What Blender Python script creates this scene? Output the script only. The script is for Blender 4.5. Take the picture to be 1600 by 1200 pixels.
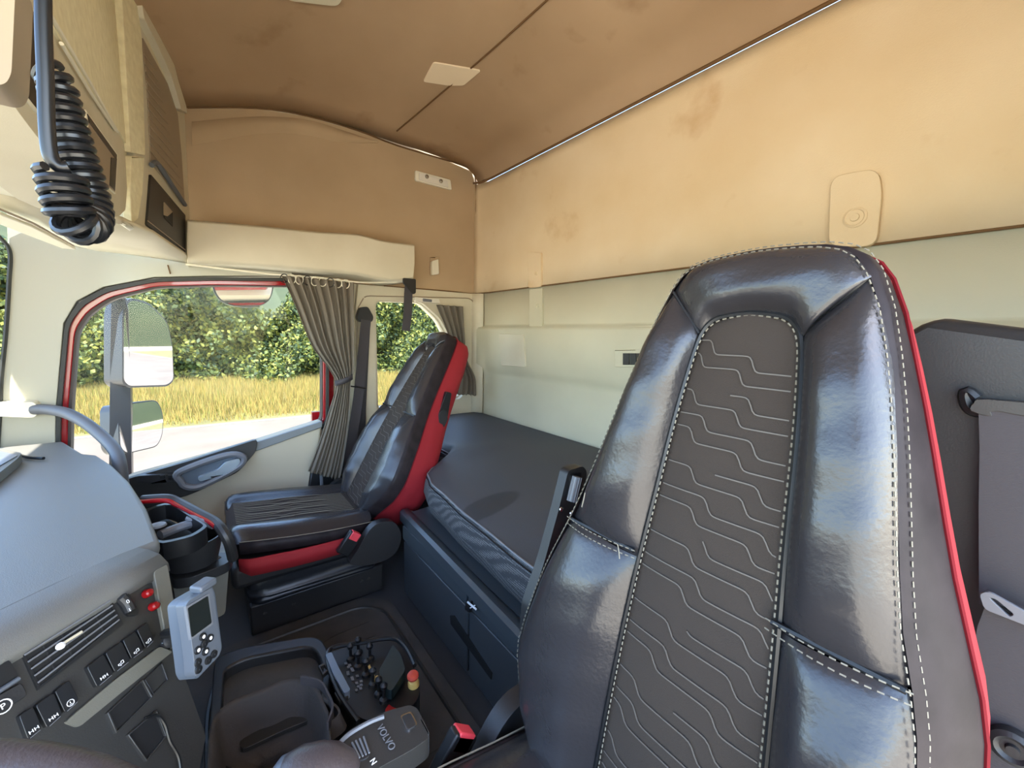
import bpy, math, random
import numpy as np
from mathutils import Vector, Matrix
from mathutils.geometry import tessellate_polygon
random.seed(7)
D = bpy.data
COL = bpy.context.scene.collection
for o in list(D.objects): D.objects.remove(o)
sc = bpy.context.scene

# ------------------------------------------------------------------ camera
F = 640.0
YAW, PITCH, ROLL = math.radians(37), math.radians(6.9), math.radians(1.1)
CAM = Vector((0, 0, 1.05))
DIR = Vector((math.cos(YAW)*math.cos(PITCH), -math.sin(YAW)*math.cos(PITCH), -math.sin(PITCH)))
R0 = DIR.cross(Vector((0, 0, 1))).normalized(); U0 = R0.cross(DIR)
RT = R0*math.cos(ROLL)+U0*math.sin(ROLL); UP = U0*math.cos(ROLL)-R0*math.sin(ROLL)
cd = D.cameras.new('camera'); cam = D.objects.new('camera', cd); COL.objects.link(cam)
cd.sensor_fit = 'HORIZONTAL'; cd.sensor_width = 36; cd.lens = 36*F/1600; cd.clip_start = 0.02; cd.clip_end = 500
m = Matrix((RT, UP, -DIR)).transposed().to_4x4(); m.translation = CAM; cam.matrix_world = m
sc.camera = cam

# ------------------------------------------------------------------ light
sc.view_settings.view_transform = 'Standard'; sc.view_settings.look = 'None'
sc.view_settings.gamma = 1; sc.view_settings.use_curve_mapping = False
sc.view_settings.exposure = 2.35
w = D.worlds.new('sky'); sc.world = w; w.use_nodes = True
nt = w.node_tree; nt.nodes.clear()
bg = nt.nodes.new('ShaderNodeBackground'); wo = nt.nodes.new('ShaderNodeOutputWorld')
sk = nt.nodes.new('ShaderNodeTexSky'); sk.sky_type = 'NISHITA'; sk.sun_disc = False
sk.sun_elevation = math.radians(50); sk.sun_rotation = math.radians(250); sk.air_density = 1.0; sk.dust_density = 0.8
bg.inputs[1].default_value = 0.30
nt.links.new(sk.outputs[0], bg.inputs[0]); nt.links.new(bg.outputs[0], wo.inputs[0])
sl = D.lights.new('sun', 'SUN'); sun = D.objects.new('sun', sl); COL.objects.link(sun)
sl.energy = 4.3; sl.angle = math.radians(0.6); sl.color = (1, .93, .82)
sun.rotation_euler = Vector((.33, -.22, -.88)).to_track_quat('-Z', 'Y').to_euler()
sun.location = (-6, 2, 8)

# ------------------------------------------------------------------ helpers
def ray(u, v): return (DIR*F + RT*(u-800) + UP*(600-v))
def P(u, v, ax, c):
    """point where the sight line of a pixel meets a real plane x / y / z = c"""
    d = ray(u, v); i = 'xyz'.index(ax)
    return CAM + d*((c-CAM[i])/d[i])
def PL(u, v, p, n):
    d = ray(u, v); n = Vector(n); return CAM + d*((Vector(p)-CAM).dot(n)/d.dot(n))
def PX(L, x): return [P(u, v, 'x', x) for u, v in L]
def PY(L, y): return [P(u, v, 'y', y) for u, v in L]
def PZ(L, z): return [P(u, v, 'z', z) for u, v in L]
def PLs(L, p, n): return [PL(u, v, p, n) for u, v in L]
def catmull(pts, n=6, closed=False):
    pts = [Vector(p) for p in pts]; N = len(pts); out = []
    rng = N if closed else N-1
    for i in range(rng):
        if closed: a, b, c, d = pts[(i-1) % N], pts[i], pts[(i+1) % N], pts[(i+2) % N]
        else: a, b, c, d = pts[max(i-1, 0)], pts[i], pts[i+1], pts[min(i+2, N-1)]
        for k in range(n):
            t = k/n
            out.append(.5*((2*b)+(c-a)*t+(2*a-5*b+4*c-d)*t*t+(3*b-a-3*c+d)*t**3))
    if not closed: out.append(pts[-1])
    return out
def rounded(pts, r, n=4):
    """round each corner of a planar polygon"""
    out = []; N = len(pts)
    for i in range(N):
        p, a, b = pts[i], pts[i-1], pts[(i+1) % N]
        da, db = (a-p), (b-p); rr = min(r, da.length*.45, db.length*.45)
        A = p+da.normalized()*rr; B = p+db.normalized()*rr
        for k in range(n+1):
            t = k/n; out.append(A*(1-t)**2+p*2*t*(1-t)+B*t*t)
    return out
def tag(o, label=None, cat=None, group=None, kind=None):
    if label: o['label'] = label
    if cat: o['category'] = cat
    if group: o['group'] = group
    if kind: o['kind'] = kind
    return o
def thing(name, loc, label, cat, group=None):
    o = D.objects.new(name, None); COL.objects.link(o); o.location = loc
    o.empty_display_size = .05
    return tag(o, label, cat, group)
def worldloc(p):
    v = Vector((0, 0, 0))
    while p is not None: v += p.location; p = p.parent
    return v
def mk(name, verts, faces, mat, parent=None, smooth=True, bevel=0, sub=0, solid=0, local=False, ang=35, seg=2, soff=-1):
    me = D.meshes.new(name)
    off = Vector((0, 0, 0)) if (parent is None or local) else worldloc(parent)
    me.from_pydata([tuple(Vector(v)-off) for v in verts], [], faces)
    me.validate(); me.update()
    import bmesh
    bm = bmesh.new(); bm.from_mesh(me); bmesh.ops.recalc_face_normals(bm, faces=bm.faces); bm.to_mesh(me); bm.free()
    if smooth:
        me.shade_smooth()
        if ang and not sub: me.set_sharp_from_angle(angle=math.radians(ang))
    o = D.objects.new(name, me); COL.objects.link(o)
    if parent is not None: o.parent = parent
    for mm in (mat if isinstance(mat, (list, tuple)) else [mat]): me.materials.append(mm)
    if solid:
        s = o.modifiers.new('s', 'SOLIDIFY'); s.thickness = solid; s.offset = soff
    if bevel:
        b = o.modifiers.new('b', 'BEVEL'); b.width = bevel; b.segments = seg; b.limit_method = 'ANGLE'; b.angle_limit = math.radians(32)
    if sub:
        s = o.modifiers.new('u', 'SUBSURF'); s.levels = sub; s.render_levels = sub
    return o
class MB:
    def __init__(s): s.v = []; s.f = []
    def add(s, v, f):
        n = len(s.v); s.v += [Vector(x) for x in v]; s.f += [tuple(i+n for i in q) for q in f]; return s
    def slab(s, loops, th):
        """polygon (first loop) with holes (other loops) extruded along th"""
        if isinstance(loops[0], Vector): loops = [loops]
        th = Vector(th); flat = [p for L in loops for p in L]; N = len(flat)
        tris = tessellate_polygon(loops)
        f = [tuple(t) for t in tris]+[tuple(i+N for i in reversed(t)) for t in tris]; k = 0
        for L in loops:
            n = len(L)
            for i in range(n):
                a, b = k+i, k+(i+1) % n; f.append((a, b, b+N, a+N))
            k += n
        return s.add(flat+[p+th for p in flat], f)
    def box(s, c, size, rot=None):
        c = Vector(c); hx, hy, hz = [q/2 for q in size]; v = []
        for x in (-hx, hx):
            for y in (-hy, hy):
                for z in (-hz, hz):
                    p = Vector((x, y, z))
                    if rot is not None: p = rot @ p
                    v.append(c+p)
        return s.add(v, [(0, 1, 3, 2), (4, 6, 7, 5), (0, 4, 5, 1), (2, 3, 7, 6), (0, 2, 6, 4), (1, 5, 7, 3)])
    def tube(s, pts, r, n=8, cap=True, sy=1.0, closed=False):
        pts = [Vector(p) for p in pts]; N = len(pts); rr = r if isinstance(r, (list, tuple)) else [r]*N
        T = (pts[1]-pts[0]).normalized(); a = Vector((0, 0, 1)) if abs(T.z) < .9 else Vector((1, 0, 0))
        nn = T.cross(a).normalized(); v = []
        for i, p in enumerate(pts):
            if closed: t = (pts[(i+1) % N]-pts[i-1]).normalized()
            else: t = (pts[min(i+1, N-1)]-pts[max(i-1, 0)]).normalized()
            nn = (nn-t*nn.dot(t)).normalized(); bb = t.cross(nn)
            for k in range(n):
                an = 2*math.pi*k/n; v.append(p+(nn*math.cos(an)+bb*math.sin(an)*sy)*rr[i])
        f = []
        for i in range(N if closed else N-1):
            j = (i+1) % N
            for k in range(n): f.append((i*n+k, i*n+(k+1) % n, j*n+(k+1) % n, j*n+k))
        if cap and not closed: f += [tuple(range(n))[::-1], tuple((N-1)*n+k for k in range(n))]
        return s.add(v, f)
    def lathe(s, c, axis, prof, n=20):
        axis = Vector(axis).normalized(); a = Vector((0, 0, 1)) if abs(axis.z) < .9 else Vector((1, 0, 0))
        X = axis.cross(a).normalized(); Y = axis.cross(X); c = Vector(c); v = []; f = []
        for (r, h) in prof:
            for k in range(n):
                an = 2*math.pi*k/n; v.append(c+axis*h+(X*math.cos(an)+Y*math.sin(an))*max(r, 1e-5))
        for i in range(len(prof)-1):
            for k in range(n): f.append((i*n+k, i*n+(k+1) % n, (i+1)*n+(k+1) % n, (i+1)*n+k))
        f += [tuple(range(n))[::-1], tuple((len(prof)-1)*n+k for k in range(n))]
        return s.add(v, f)
    def grid(s, rows, closed=False):
        R, C = len(rows), len(rows[0]); v = [p for r in rows for p in r]; f = []
        for i in range(R-1):
            for j in range(C if closed else C-1):
                k = (j+1) % C; f.append((i*C+j, i*C+k, (i+1)*C+k, (i+1)*C+j))
        return s.add(v, f)
    def ribbon(s, pts, side, wd, th):
        """flat strap following pts; side = width direction, th = thickness"""
        rows = []
        N = len(pts)
        for i, p in enumerate(pts):
            t = (Vector(pts[min(i+1, N-1)])-Vector(pts[max(i-1, 0)])).normalized()
            sd = Vector(side[i] if isinstance(side, list) else side); sd = (sd-t*sd.dot(t)).normalized(); n = t.cross(sd)
            ww = wd[i] if isinstance(wd, list) else wd; p = Vector(p)
            rows.append([p-sd*ww/2-n*th/2, p+sd*ww/2-n*th/2, p+sd*ww/2+n*th/2, p-sd*ww/2+n*th/2])
        n0 = len(s.v); s.grid(rows, closed=True)
        s.f += [(n0, n0+1, n0+2, n0+3), tuple(n0+(N-1)*4+k for k in (3, 2, 1, 0))]
        return s
    def build(s, name, mat, parent=None, **k): return mk(name, s.v, s.f, mat, parent, **k)
def lerp(a, b, t): return a+(b-a)*t

# ------------------------------------------------------------------ materials
def lin(c):
    return tuple(((x/255)/12.92 if x/255 <= .04045 else ((x/255+.055)/1.055)**2.4) for x in c)+(1,)
def mat(name, c, rough=.6, metal=0, bump=0, bscale=200, c2=None, cscale=8, cfac=.5, spec=.5, coat=0, detail=4, dist=.002, c3=None, stretch=None, c3s=5):
    m = D.materials.new(name); m.use_nodes = True; t = m.node_tree; b = t.nodes['Principled BSDF']
    b.inputs['Base Color'].default_value = lin(c); b.inputs['Roughness'].default_value = rough
    b.inputs['Metallic'].default_value = metal; b.inputs['Specular IOR Level'].default_value = spec
    b.inputs['Coat Weight'].default_value = coat
    tc = t.nodes.new('ShaderNodeTexCoord'); src = tc.outputs['Object']
    if stretch:
        mp = t.nodes.new('ShaderNodeMapping'); mp.inputs['Scale'].default_value = stretch; t.links.new(src, mp.inputs[0]); src = mp.outputs[0]
    def noise(sc_, det=4.0):
        n = t.nodes.new('ShaderNodeTexNoise'); n.inputs['Scale'].default_value = sc_; n.inputs['Detail'].default_value = det
        t.links.new(src, n.inputs['Vector']); return n
    if c2:
        n = noise(cscale, 5); r = t.nodes.new('ShaderNodeValToRGB')
        r.color_ramp.elements[0].position = .5-cfac*.3; r.color_ramp.elements[1].position = .5+cfac*.3
        r.color_ramp.elements[0].color = lin(c2); r.color_ramp.elements[1].color = lin(c)
        t.links.new(n.outputs['Fac'], r.inputs[0]); out = r.outputs[0]
        if c3:
            n2 = noise(c3s, 7); r2 = t.nodes.new('ShaderNodeValToRGB'); r2.color_ramp.elements[0].position = .60; r2.color_ramp.elements[1].position = .74
            r2.color_ramp.elements[0].color = (0, 0, 0, 1); r2.color_ramp.elements[1].color = (.7, .7, .7, 1)
            mx = t.nodes.new('ShaderNodeMixRGB'); mx.inputs[2].default_value = lin(c3)
            t.links.new(n2.outputs['Fac'], r2.inputs[0]); t.links.new(r2.outputs[0], mx.inputs[0]); t.links.new(out, mx.inputs[1]); out = mx.outputs[0]
        t.links.new(out, b.inputs['Base Color'])
    if bump:
        n = noise(bscale, detail); bp = t.nodes.new('ShaderNodeBump'); bp.inputs['Strength'].default_value = bump; bp.inputs['Distance'].default_value = dist
        t.links.new(n.outputs['Fac'], bp.inputs['Height']); t.links.new(bp.outputs[0], b.inputs['Normal'])
    return m
M = {}
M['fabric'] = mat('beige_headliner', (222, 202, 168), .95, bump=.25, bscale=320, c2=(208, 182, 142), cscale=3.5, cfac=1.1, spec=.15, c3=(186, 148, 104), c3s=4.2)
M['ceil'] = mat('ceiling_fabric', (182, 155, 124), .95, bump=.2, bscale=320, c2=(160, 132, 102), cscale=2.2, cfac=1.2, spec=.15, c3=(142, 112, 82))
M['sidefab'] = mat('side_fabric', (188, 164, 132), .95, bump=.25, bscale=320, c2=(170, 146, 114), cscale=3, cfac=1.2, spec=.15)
M['cream'] = mat('cream_plastic', (208, 200, 176), .55, bump=.08, bscale=600, c2=(200, 191, 165), cscale=5)
M['cream2'] = mat('cream_plastic_pale', (228, 222, 200), .5, bump=.08, bscale=600)
M['speck'] = mat('cream_speckled_cloth', (238, 230, 194), .8, c2=(220, 210, 172), cscale=45, cfac=.7)
M['taupe'] = mat('taupe_plastic', (150, 134, 112), .5)
M['sage'] = mat('rear_panel_plastic', (200, 194, 168), .55, bump=.1, bscale=500, c2=(192, 186, 160), cscale=3)
M['door'] = mat('door_plastic', (186, 176, 152), .6, bump=.1, bscale=500)
M['doorcap'] = mat('door_cap', (120, 124, 124), .45, bump=.1, bscale=500)
M['dash'] = mat('dash_top', (104, 104, 100), .5, bump=.25, bscale=700, spec=.6)
M['dash2'] = mat('dash_side', (100, 98, 88), .55, bump=.2, bscale=700)
M['face'] = mat('dash_face', (46, 45, 43), .45, bump=.1, bscale=500)
M['dark'] = mat('dark_plastic', (38, 38, 39), .45, bump=.12, bscale=400)
M['black'] = mat('black_plastic', (24, 25, 27), .4)
M['deep'] = mat('slot_black', (8, 8, 9), .7)
M['cab'] = mat('bunk_cabinet', (58, 62, 66), .4, bump=.12, bscale=500)
M['lip'] = mat('cabinet_lip', (62, 68, 72), .3)
M['grey'] = mat('grey_plastic', (110, 112, 116), .4)
M['leather'] = mat('black_leather', (46, 44, 46), .27, bump=.35, bscale=170, dist=.0012, spec=.6, detail=3)
M['leather2'] = mat('worn_leather', (34, 29, 31), .5, spec=.16, bump=.3, bscale=60, dist=.001, c2=(46, 40, 42), cscale=25)
M['insert'] = mat('seat_fabric', (62, 55, 50), .9, bump=.3, bscale=900, spec=.15)
M['pattern'] = mat('fabric_pattern', (96, 89, 82), .6)
M['stitch'] = mat('pale_thread', (128, 122, 108), .8)
M['red'] = mat('red_fabric', (150, 24, 34), .75, bump=.3, bscale=600)
M['pipe'] = mat('dark_red_piping', (104, 16, 24), .8, spec=.2)
M['redpaint'] = mat('red_paint', (150, 12, 22), .25, coat=.6)
M['redplastic'] = mat('red_plastic', (140, 12, 18), .3)
M['pink'] = mat('buckle_red', (225, 70, 80), .4)
M['mattress'] = mat('mattress_cloth', (72, 73, 76), .6, bump=.3, bscale=500, spec=.3)
M['seam'] = mat('seam_brown', (110, 84, 58), 1, spec=0)
M['gasket'] = mat('grey_rubber', (66, 58, 54), .6)
M['rubber'] = mat('rubber_seal', (44, 46, 42), .6)
M['curtain'] = mat('grey_curtain', (112, 104, 92), .9, bump=.3, bscale=400, spec=.2, stretch=(1, 1, .1))
M['belt'] = mat('belt_webbing', (58, 55, 58), .7, bump=.3, bscale=300, stretch=(1, 1, 4))
M['bellows'] = mat('bellows_vinyl', (34, 36, 40), .35, bump=.3, bscale=40, dist=.003)
M['mat'] = mat('rubber_mat', (72, 70, 68), .7, bump=.3, bscale=80, c2=(60, 60, 60), cscale=12)
M['floor'] = mat('floor_vinyl', (52, 53, 56), .6, bump=.2, bscale=120)
M['steel'] = mat('steel', (200, 205, 210), .25, metal=1)
M['chrome'] = mat('satin_handle', (190, 205, 215), .3, metal=.7)
M['silver'] = mat('silver_plastic', (92, 98, 106), .4, metal=.1)
M['screen'] = mat('dark_screen', (28, 32, 30), .12)
M['white'] = mat('white_print', (235, 235, 235), .5)
M['yellow'] = mat('yellow_plastic', (225, 190, 110), .5)
M['redcap'] = mat('emergency_cap', (205, 78, 60), .4)
M['bag'] = mat('black_cloth', (62, 57, 54), .9, bump=.5, bscale=150)
M['cable'] = mat('cable_black', (20, 21, 23), .32)
M['bar'] = mat('grab_bar', (88, 90, 94), .5)
M['wheel'] = mat('wheel_leather', (70, 62, 62), .35, bump=.3, bscale=300)
M['lens'] = mat('clear_lens', (225, 220, 205), .1, spec=.8)
M['mirror'] = mat('mirror_glass', (240, 240, 240), .02, metal=1)
M['mirrorbody'] = mat('mirror_body', (30, 34, 42), .35)
M['road'] = mat('asphalt', (98, 87, 77), .9, c2=(85, 76, 66), cscale=.8, bump=.4, bscale=30, dist=.01)
M['bounce_pale'] = mat('pale_bounce_ground', (214, 202, 178), .95, c2=(200, 188, 164), cscale=.6)  # high albedo chosen to throw sunlight up into the cab
M['kerb'] = mat('road_line', (100, 98, 92), .8)
M['soil'] = mat('dry_ground', (97, 90, 48), .95, c2=(80, 77, 39), cscale=1.2)
M['grass1'] = mat('dry_grass', (134, 114, 54), .9)
M['grass2'] = mat('pale_grass', (112, 102, 50), .9)
M['leafA'] = mat('leaf_green', (63, 76, 26), .7); M['leafB'] = mat('leaf_yellow', (97, 100, 31), .7); M['leafC'] = mat('leaf_dark', (33, 52, 21), .7)
M['core'] = mat('hedge_core', (46, 60, 21), .95, c2=(25, 38, 14), cscale=2)
M['hill'] = mat('hill_forest', (52, 60, 34), .95, c2=(36, 46, 28), cscale=.35, cfac=.8)
M['white_truck'] = mat('white_lorry', (225, 225, 225), .5)
def glassmat():
    m = D.materials.new('window_glass'); m.use_nodes = True; t = m.node_tree; t.nodes.clear()
    o = t.nodes.new('ShaderNodeOutputMaterial'); mx = t.nodes.new('ShaderNodeMixShader'); tr = t.nodes.new('ShaderNodeBsdfTransparent')
    gl = t.nodes.new('ShaderNodeBsdfGlossy'); fr = t.nodes.new('ShaderNodeFresnel'); fr.inputs[0].default_value = 1.16
    gl.inputs['Roughness'].default_value = .01; tr.inputs[0].default_value = (.97, .985, .975, 1)
    t.links.new(fr.outputs[0], mx.inputs[0]); t.links.new(tr.outputs[0], mx.inputs[1]); t.links.new(gl.outputs[0], mx.inputs[2]); t.links.new(mx.outputs[0], o.inputs[0])
    return m
M['glass'] = glassmat()
def dotmat():
    """mattress side: fine pale dots woven in the cloth"""
    m = mat('mattress_dotted', (58, 60, 62), .8); t = m.node_tree; b = t.nodes['Principled BSDF']
    tc = t.nodes.new('ShaderNodeTexCoord'); vo = t.nodes.new('ShaderNodeTexVoronoi'); vo.inputs['Scale'].default_value = 190; vo.inputs['Randomness'].default_value = .15
    r = t.nodes.new('ShaderNodeValToRGB'); r.color_ramp.elements[0].position = .25; r.color_ramp.elements[1].position = .4
    r.color_ramp.elements[0].color = lin((122, 122, 120)); r.color_ramp.elements[1].color = lin((50, 51, 54))
    t.links.new(tc.outputs['Object'], vo.inputs['Vector']); t.links.new(vo.outputs['Distance'], r.inputs[0]); t.links.new(r.outputs[0], b.inputs['Base Color']); return m
M['dots'] = dotmat()
def stain(m, c, ang, a, b, col):
    t = m.node_tree; bs = t.nodes['Principled BSDF']; tc = t.nodes.new('ShaderNodeTexCoord')
    mp = t.nodes.new('ShaderNodeMapping'); mp.vector_type = 'TEXTURE'; mp.inputs['Location'].default_value = c; mp.inputs['Rotation'].default_value = (0, 0, ang); mp.inputs['Scale'].default_value = (a, b, 1)
    ln_ = t.nodes.new('ShaderNodeVectorMath'); ln_.operation = 'LENGTH'; mr = t.nodes.new('ShaderNodeMapRange')
    mr.inputs['From Min'].default_value = 1.08; mr.inputs['From Max'].default_value = .92; mr.inputs['To Min'].default_value = 0; mr.inputs['To Max'].default_value = .8
    mx = t.nodes.new('ShaderNodeMixRGB'); mx.inputs[1].default_value = bs.inputs['Base Color'].default_value[:]; mx.inputs[2].default_value = lin(col)
    t.links.new(tc.outputs['Object'], mp.inputs[0]); t.links.new(mp.outputs[0], ln_.inputs[0]); t.links.new(ln_.outputs['Value'], mr.inputs['Value']); t.links.new(mr.outputs[0], mx.inputs[0]); t.links.new(mx.outputs[0], bs.inputs['Base Color'])
_c = P(764, 777, 'z', .54)-Vector((1.0, -1.0, .345)); _v = P(810, 762, 'z', .54)-P(718, 792, 'z', .54)
stain(M['mattress'], (_c.x, _c.y, _c.z), math.atan2(_v.y, _v.x), _v.length/2, .055, (50, 51, 53))
def struct(o): o['kind'] = 'structure'; return o

# ------------------------------------------------------------------ cab shell
W = 2.25; YR = -1.415; XL = -.32
# floor
struct(MB().box((.96, -.35, -.03), (2.62, 2.3, .06)).build('floor', M['floor'], smooth=False))
# rear wall: lower plastic, upper cloth
ZS = 1.30
lo = MB()
lo.grid([[Vector((x, y, z)) for x in (XL, 0, .7, 1.4, 2.0, 2.19, 2.235, W)] for (y, z) in
         ((YR, 0), (YR, .60), (YR, .80), (YR+.012, .835), (YR+.035, .865), (YR+.035, 1.075), (YR+.03, 1.09), (YR+.004, 1.098), (YR, 1.11), (YR, ZS), )])
struct(lo.build('wall_rear', M['sage'], solid=.05, soff=1, ang=60))
up = MB()
xs = [XL, 0, .4, .8, 1.2, 1.6, 2.0, 2.14, 2.18, 2.22, W]
def yb(x, z):  # rounded corner column
    return YR+.004+(.03*max(0, (x-2.13)/.12)**2)
up.grid([[Vector((x, yb(x, z), z)) for x in xs] for z in (ZS+.002, 1.45, 1.6, 1.75, 1.9, 1.951)])
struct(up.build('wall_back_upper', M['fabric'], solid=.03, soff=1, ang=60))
# ceiling
prof = [(.75, 1.62), (.5, 1.75), (.25, 1.87), (0, 1.943), (-.25, 2.02), (-.45, 2.053), (-.69, 2.06), (-.89, 2.055), (-1.05, 2.055), (-1.2, 2.047), (-1.32, 2.035), (-1.38, 2.0), (-1.41, 1.955)]
pc = catmull([Vector((0, a, b)) for a, b in prof], 4)
def crown(x, y):
    c = 1-abs((x-.965)/1.285)**3.5; g = max(0, min(1, (y+1.40)/.75)); return .15*max(0, c)*g*g*(3-2*g)
def ceilz(x, y):
    zz = np.interp(-y, [-p.y for p in pc], [p.z for p in pc]); return float(zz)+crown(x, y)
def PC(L, off=0):
    out = []
    for u, v in L:
        z = 2.06
        for _ in range(30):
            p = P(u, v, 'z', z); z = z*.5+.5*(ceilz(p.x, max(-1.4, min(.7, p.y)))-off)
        out.append(P(u, v, 'z', z))
    return out
ce = MB(); ce.grid([[Vector((x, p.y, p.z+crown(x, p.y))) for x in np.linspace(XL, W, 26)] for p in pc])
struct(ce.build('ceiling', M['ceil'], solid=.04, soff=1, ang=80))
# seams in ceiling and cloth
def seam(name, pts, r=.0035, m_='seam'):
    return struct(MB().tube(pts, r, 6).build(name, M[m_]))
seam('trim_1', [Vector((x, YR+.014, 1.953)) for x in (XL, 1, 2.1)]+[Vector((2.2, YR+.028, 1.953)), Vector((W-.01, YR+.05, 1.955))], .006)
seam('trim_2', [Vector((XL, YR+.006, ZS)), Vector((2.12, YR+.006, ZS)), Vector((W-.01, YR+.03, ZS))], .0035)
cs = [(620, 205), (700, 137), (770, 77), (855, 0), (1000, -130)]
seam('trim_3', catmull(PC(cs, .003), 4), .0035)
# passenger side wall: structural skin with openings
win_out = [(86, 720), (88, 640), (101, 505), (122, 472), (162, 450), (240, 435), (330, 433), (450, 434), (500, 436), (510, 470), (512, 660), (480, 690), (300, 740), (150, 790)]
def door_loop(dx, dy, x, k=1.0):
    c = (310, 600); return [P(c[0]+(u-c[0])*k+dx, c[1]+(v-c[1])*k+dy, 'x', x) for u, v in win_out]
op = rounded(door_loop(0, 0, 2.27), .03, 3)
sw = [(587, 471), (655, 473), (683, 500), (706, 545), (728, 590), (716, 620), (640, 620), (591, 640)]
swl = rounded(PX(sw, 2.27), .03, 3)
skin = [Vector((2.27, 1.1, 0)), Vector((2.27, YR-.05, 0)), Vector((2.27, YR-.05, 2.08)), Vector((2.27, .2, 2.08)), Vector((2.27, .52, 1.55)), Vector((2.27, .54, 1.2)), Vector((2.27, .60, .62)), Vector((2.27, 1.1, .62))]
struct(MB().slab([skin, op, swl], (.05, 0, 0)).build('wall_right', M['cream'], smooth=False))
# upper side cloth
sc_ = [Vector((2.25, .15, 1.30)), Vector((2.25, -1.385, 1.30))]+[P(u, v, 'x', 2.25) for u, v in ((746, 400), (743, 330), (743, 292), (737, 268), (700, 252), (620, 228), (560, 205), (480, 182), (400, 170), (293, 170))]+[Vector((2.25, .15, 1.9))]
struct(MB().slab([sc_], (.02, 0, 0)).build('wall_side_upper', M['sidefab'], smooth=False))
edge = catmull([P(u, v, 'x', 2.243) for u, v in ((293, 168), (400, 168), (480, 181), (560, 204), (620, 227), (700, 251), (732, 263), (742, 275), (744, 300), (744, 340), (749, 385), (745, 420), (745, 450), (741, 459), (700, 455), (600, 447))], 4)
struct(MB().tube(edge, .004, 6).build('trim_4', M['seam']))
# embossed arch in the cloth
arch = catmull([P(u, v, 'x', 2.244) for u, v in ((300, 192), (350, 184), (430, 180), (500, 190), (560, 214), (585, 222), (555, 226), (520, 216), (450, 207), (380, 210), (300, 222))], 5)
rows = []
o1 = catmull([P(u, v, 'x', 2.249) for u, v in ((300, 190), (400, 182), (480, 187), (540, 205), (590, 222))], 5)
o2 = catmull([P(u, v, 'x', 2.249) for u, v in ((300, 228), (400, 210), (470, 210), (530, 222), (590, 224))], 5)
em = MB(); em.grid([[a, lerp(a, b, .2)+Vector((-.012, 0, 0)), lerp(a, b, .5)+Vector((-.016, 0, 0)), lerp(a, b, .8)+Vector((-.010, 0, 0)), b] for a, b in zip(o1, o2)])
struct(em.build('trim_5', M['sidefab'], ang=0))
# lower side trim around the rear side window
tr_o = [Vector((2.235, -1.40, .3)), Vector((2.235, -1.40, 1.297)), P(560, 444, 'x', 2.235), P(556, 480, 'x', 2.235), P(566, 600, 'x', 2.235), P(545, 760, 'x', 2.235), Vector((2.235, -.5, .3))]
struct(MB().slab([tr_o, rounded(PX([(585, 469), (658, 471), (688, 498), (712, 545), (735, 592), (720, 624), (640, 624), (589, 644)], 2.235), .035, 4)], (.035, 0, 0)).build('trim_6', M['cream'], bevel=.006))
rec = rounded(PX([(561, 462), (741, 466), (748, 620), (700, 660)], 2.233), .06, 5)[0:]
struct(MB().tube(rec[3:18], .0035, 6).build('trim_7', M['taupe']))
struct(MB().tube([P(u, v, 'x', 2.232) for u, v in ((560, 620), (557, 540), (560, 480), (568, 466))], .003, 6).build('trim_8', M['taupe']))
wi = MB().slab([rounded(PX([(587, 471), (655, 473), (683, 500), (706, 545), (728, 590), (716, 622), (640, 622), (590, 640)], 2.285), .03, 3)], (.004, 0, 0))
wn = struct(wi.build('window_1', M['glass'], smooth=False))
# corner column between side and rear wall
struct(MB().grid([[Vector((W-.002, YR+.055, z)), Vector((W-.03, YR+.028, z)), Vector((W-.075, YR+.006, z))] for z in (.4, .8, 1.2, 1.298)]).build('trim_9', M['cream'], solid=.01, ang=80))
# driver's side wall behind the open door, rear quarter
struct(MB().slab([[Vector((XL, -.74, 0)), Vector((XL, YR-.05, 0)), Vector((XL, YR-.05, 2.16)), Vector((XL, .1, 2.10)), Vector((XL, .9, 1.66)), Vector((XL, .9, 1.50)), Vector((XL, -.74, 1.50))]], (-.05, 0, 0)).build('wall_left', M['cream'], smooth=False))
# cab front below and above the windscreen
struct(MB().box((.96, 1.02, .3), (2.6, .06, .62)).build('wall_front', M['dark'], smooth=False))
ws = [[Vector((x, 1.10, .60)), Vector((x, 1.02, 1.0)), Vector((x, .96, 1.38)), Vector((x, .93, 1.6))] for x in np.linspace(-.3, 2.24, 9)]
for i, r_ in enumerate(ws):
    k = abs((i-4)/4)**3; 
    for p in r_: p.y -= .44*k
struct(MB().grid(ws).build('window_2', M['glass'], ang=60))
# pillar between windscreen and door, one swept trim
apo = [(14, 372), (10, 430), (6, 520), (-2, 640), (-6, 720), (110, 770), (86, 720), (87, 640), (99, 505), (120, 470), (162, 448), (240, 433), (330, 431), (456, 431), (456, 424), (290, 410), (120, 386), (40, 360)]
struct(MB().slab([PX(apo, 2.2)], (.07, 0, 0)).build('trim_10', mat('pillar_trim', (178, 176, 158), .6), bevel=.012, seg=3))
# windscreen seal edge
struct(MB().tube(catmull([P(u, v, 'x', 2.19) for u, v in ((-30, 340), (0, 371), (12, 385), (16, 402), (14, 440), (9, 520), (2, 590), (0, 640), (-4, 700))], 4), .006, 6).build('trim_11', M['rubber']))
# small seams on the pillar trim
struct(MB().tube(PX([(262, 414), (266, 428)], 2.197), .0025, 5).build('trim_12', M['seam']))
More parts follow.
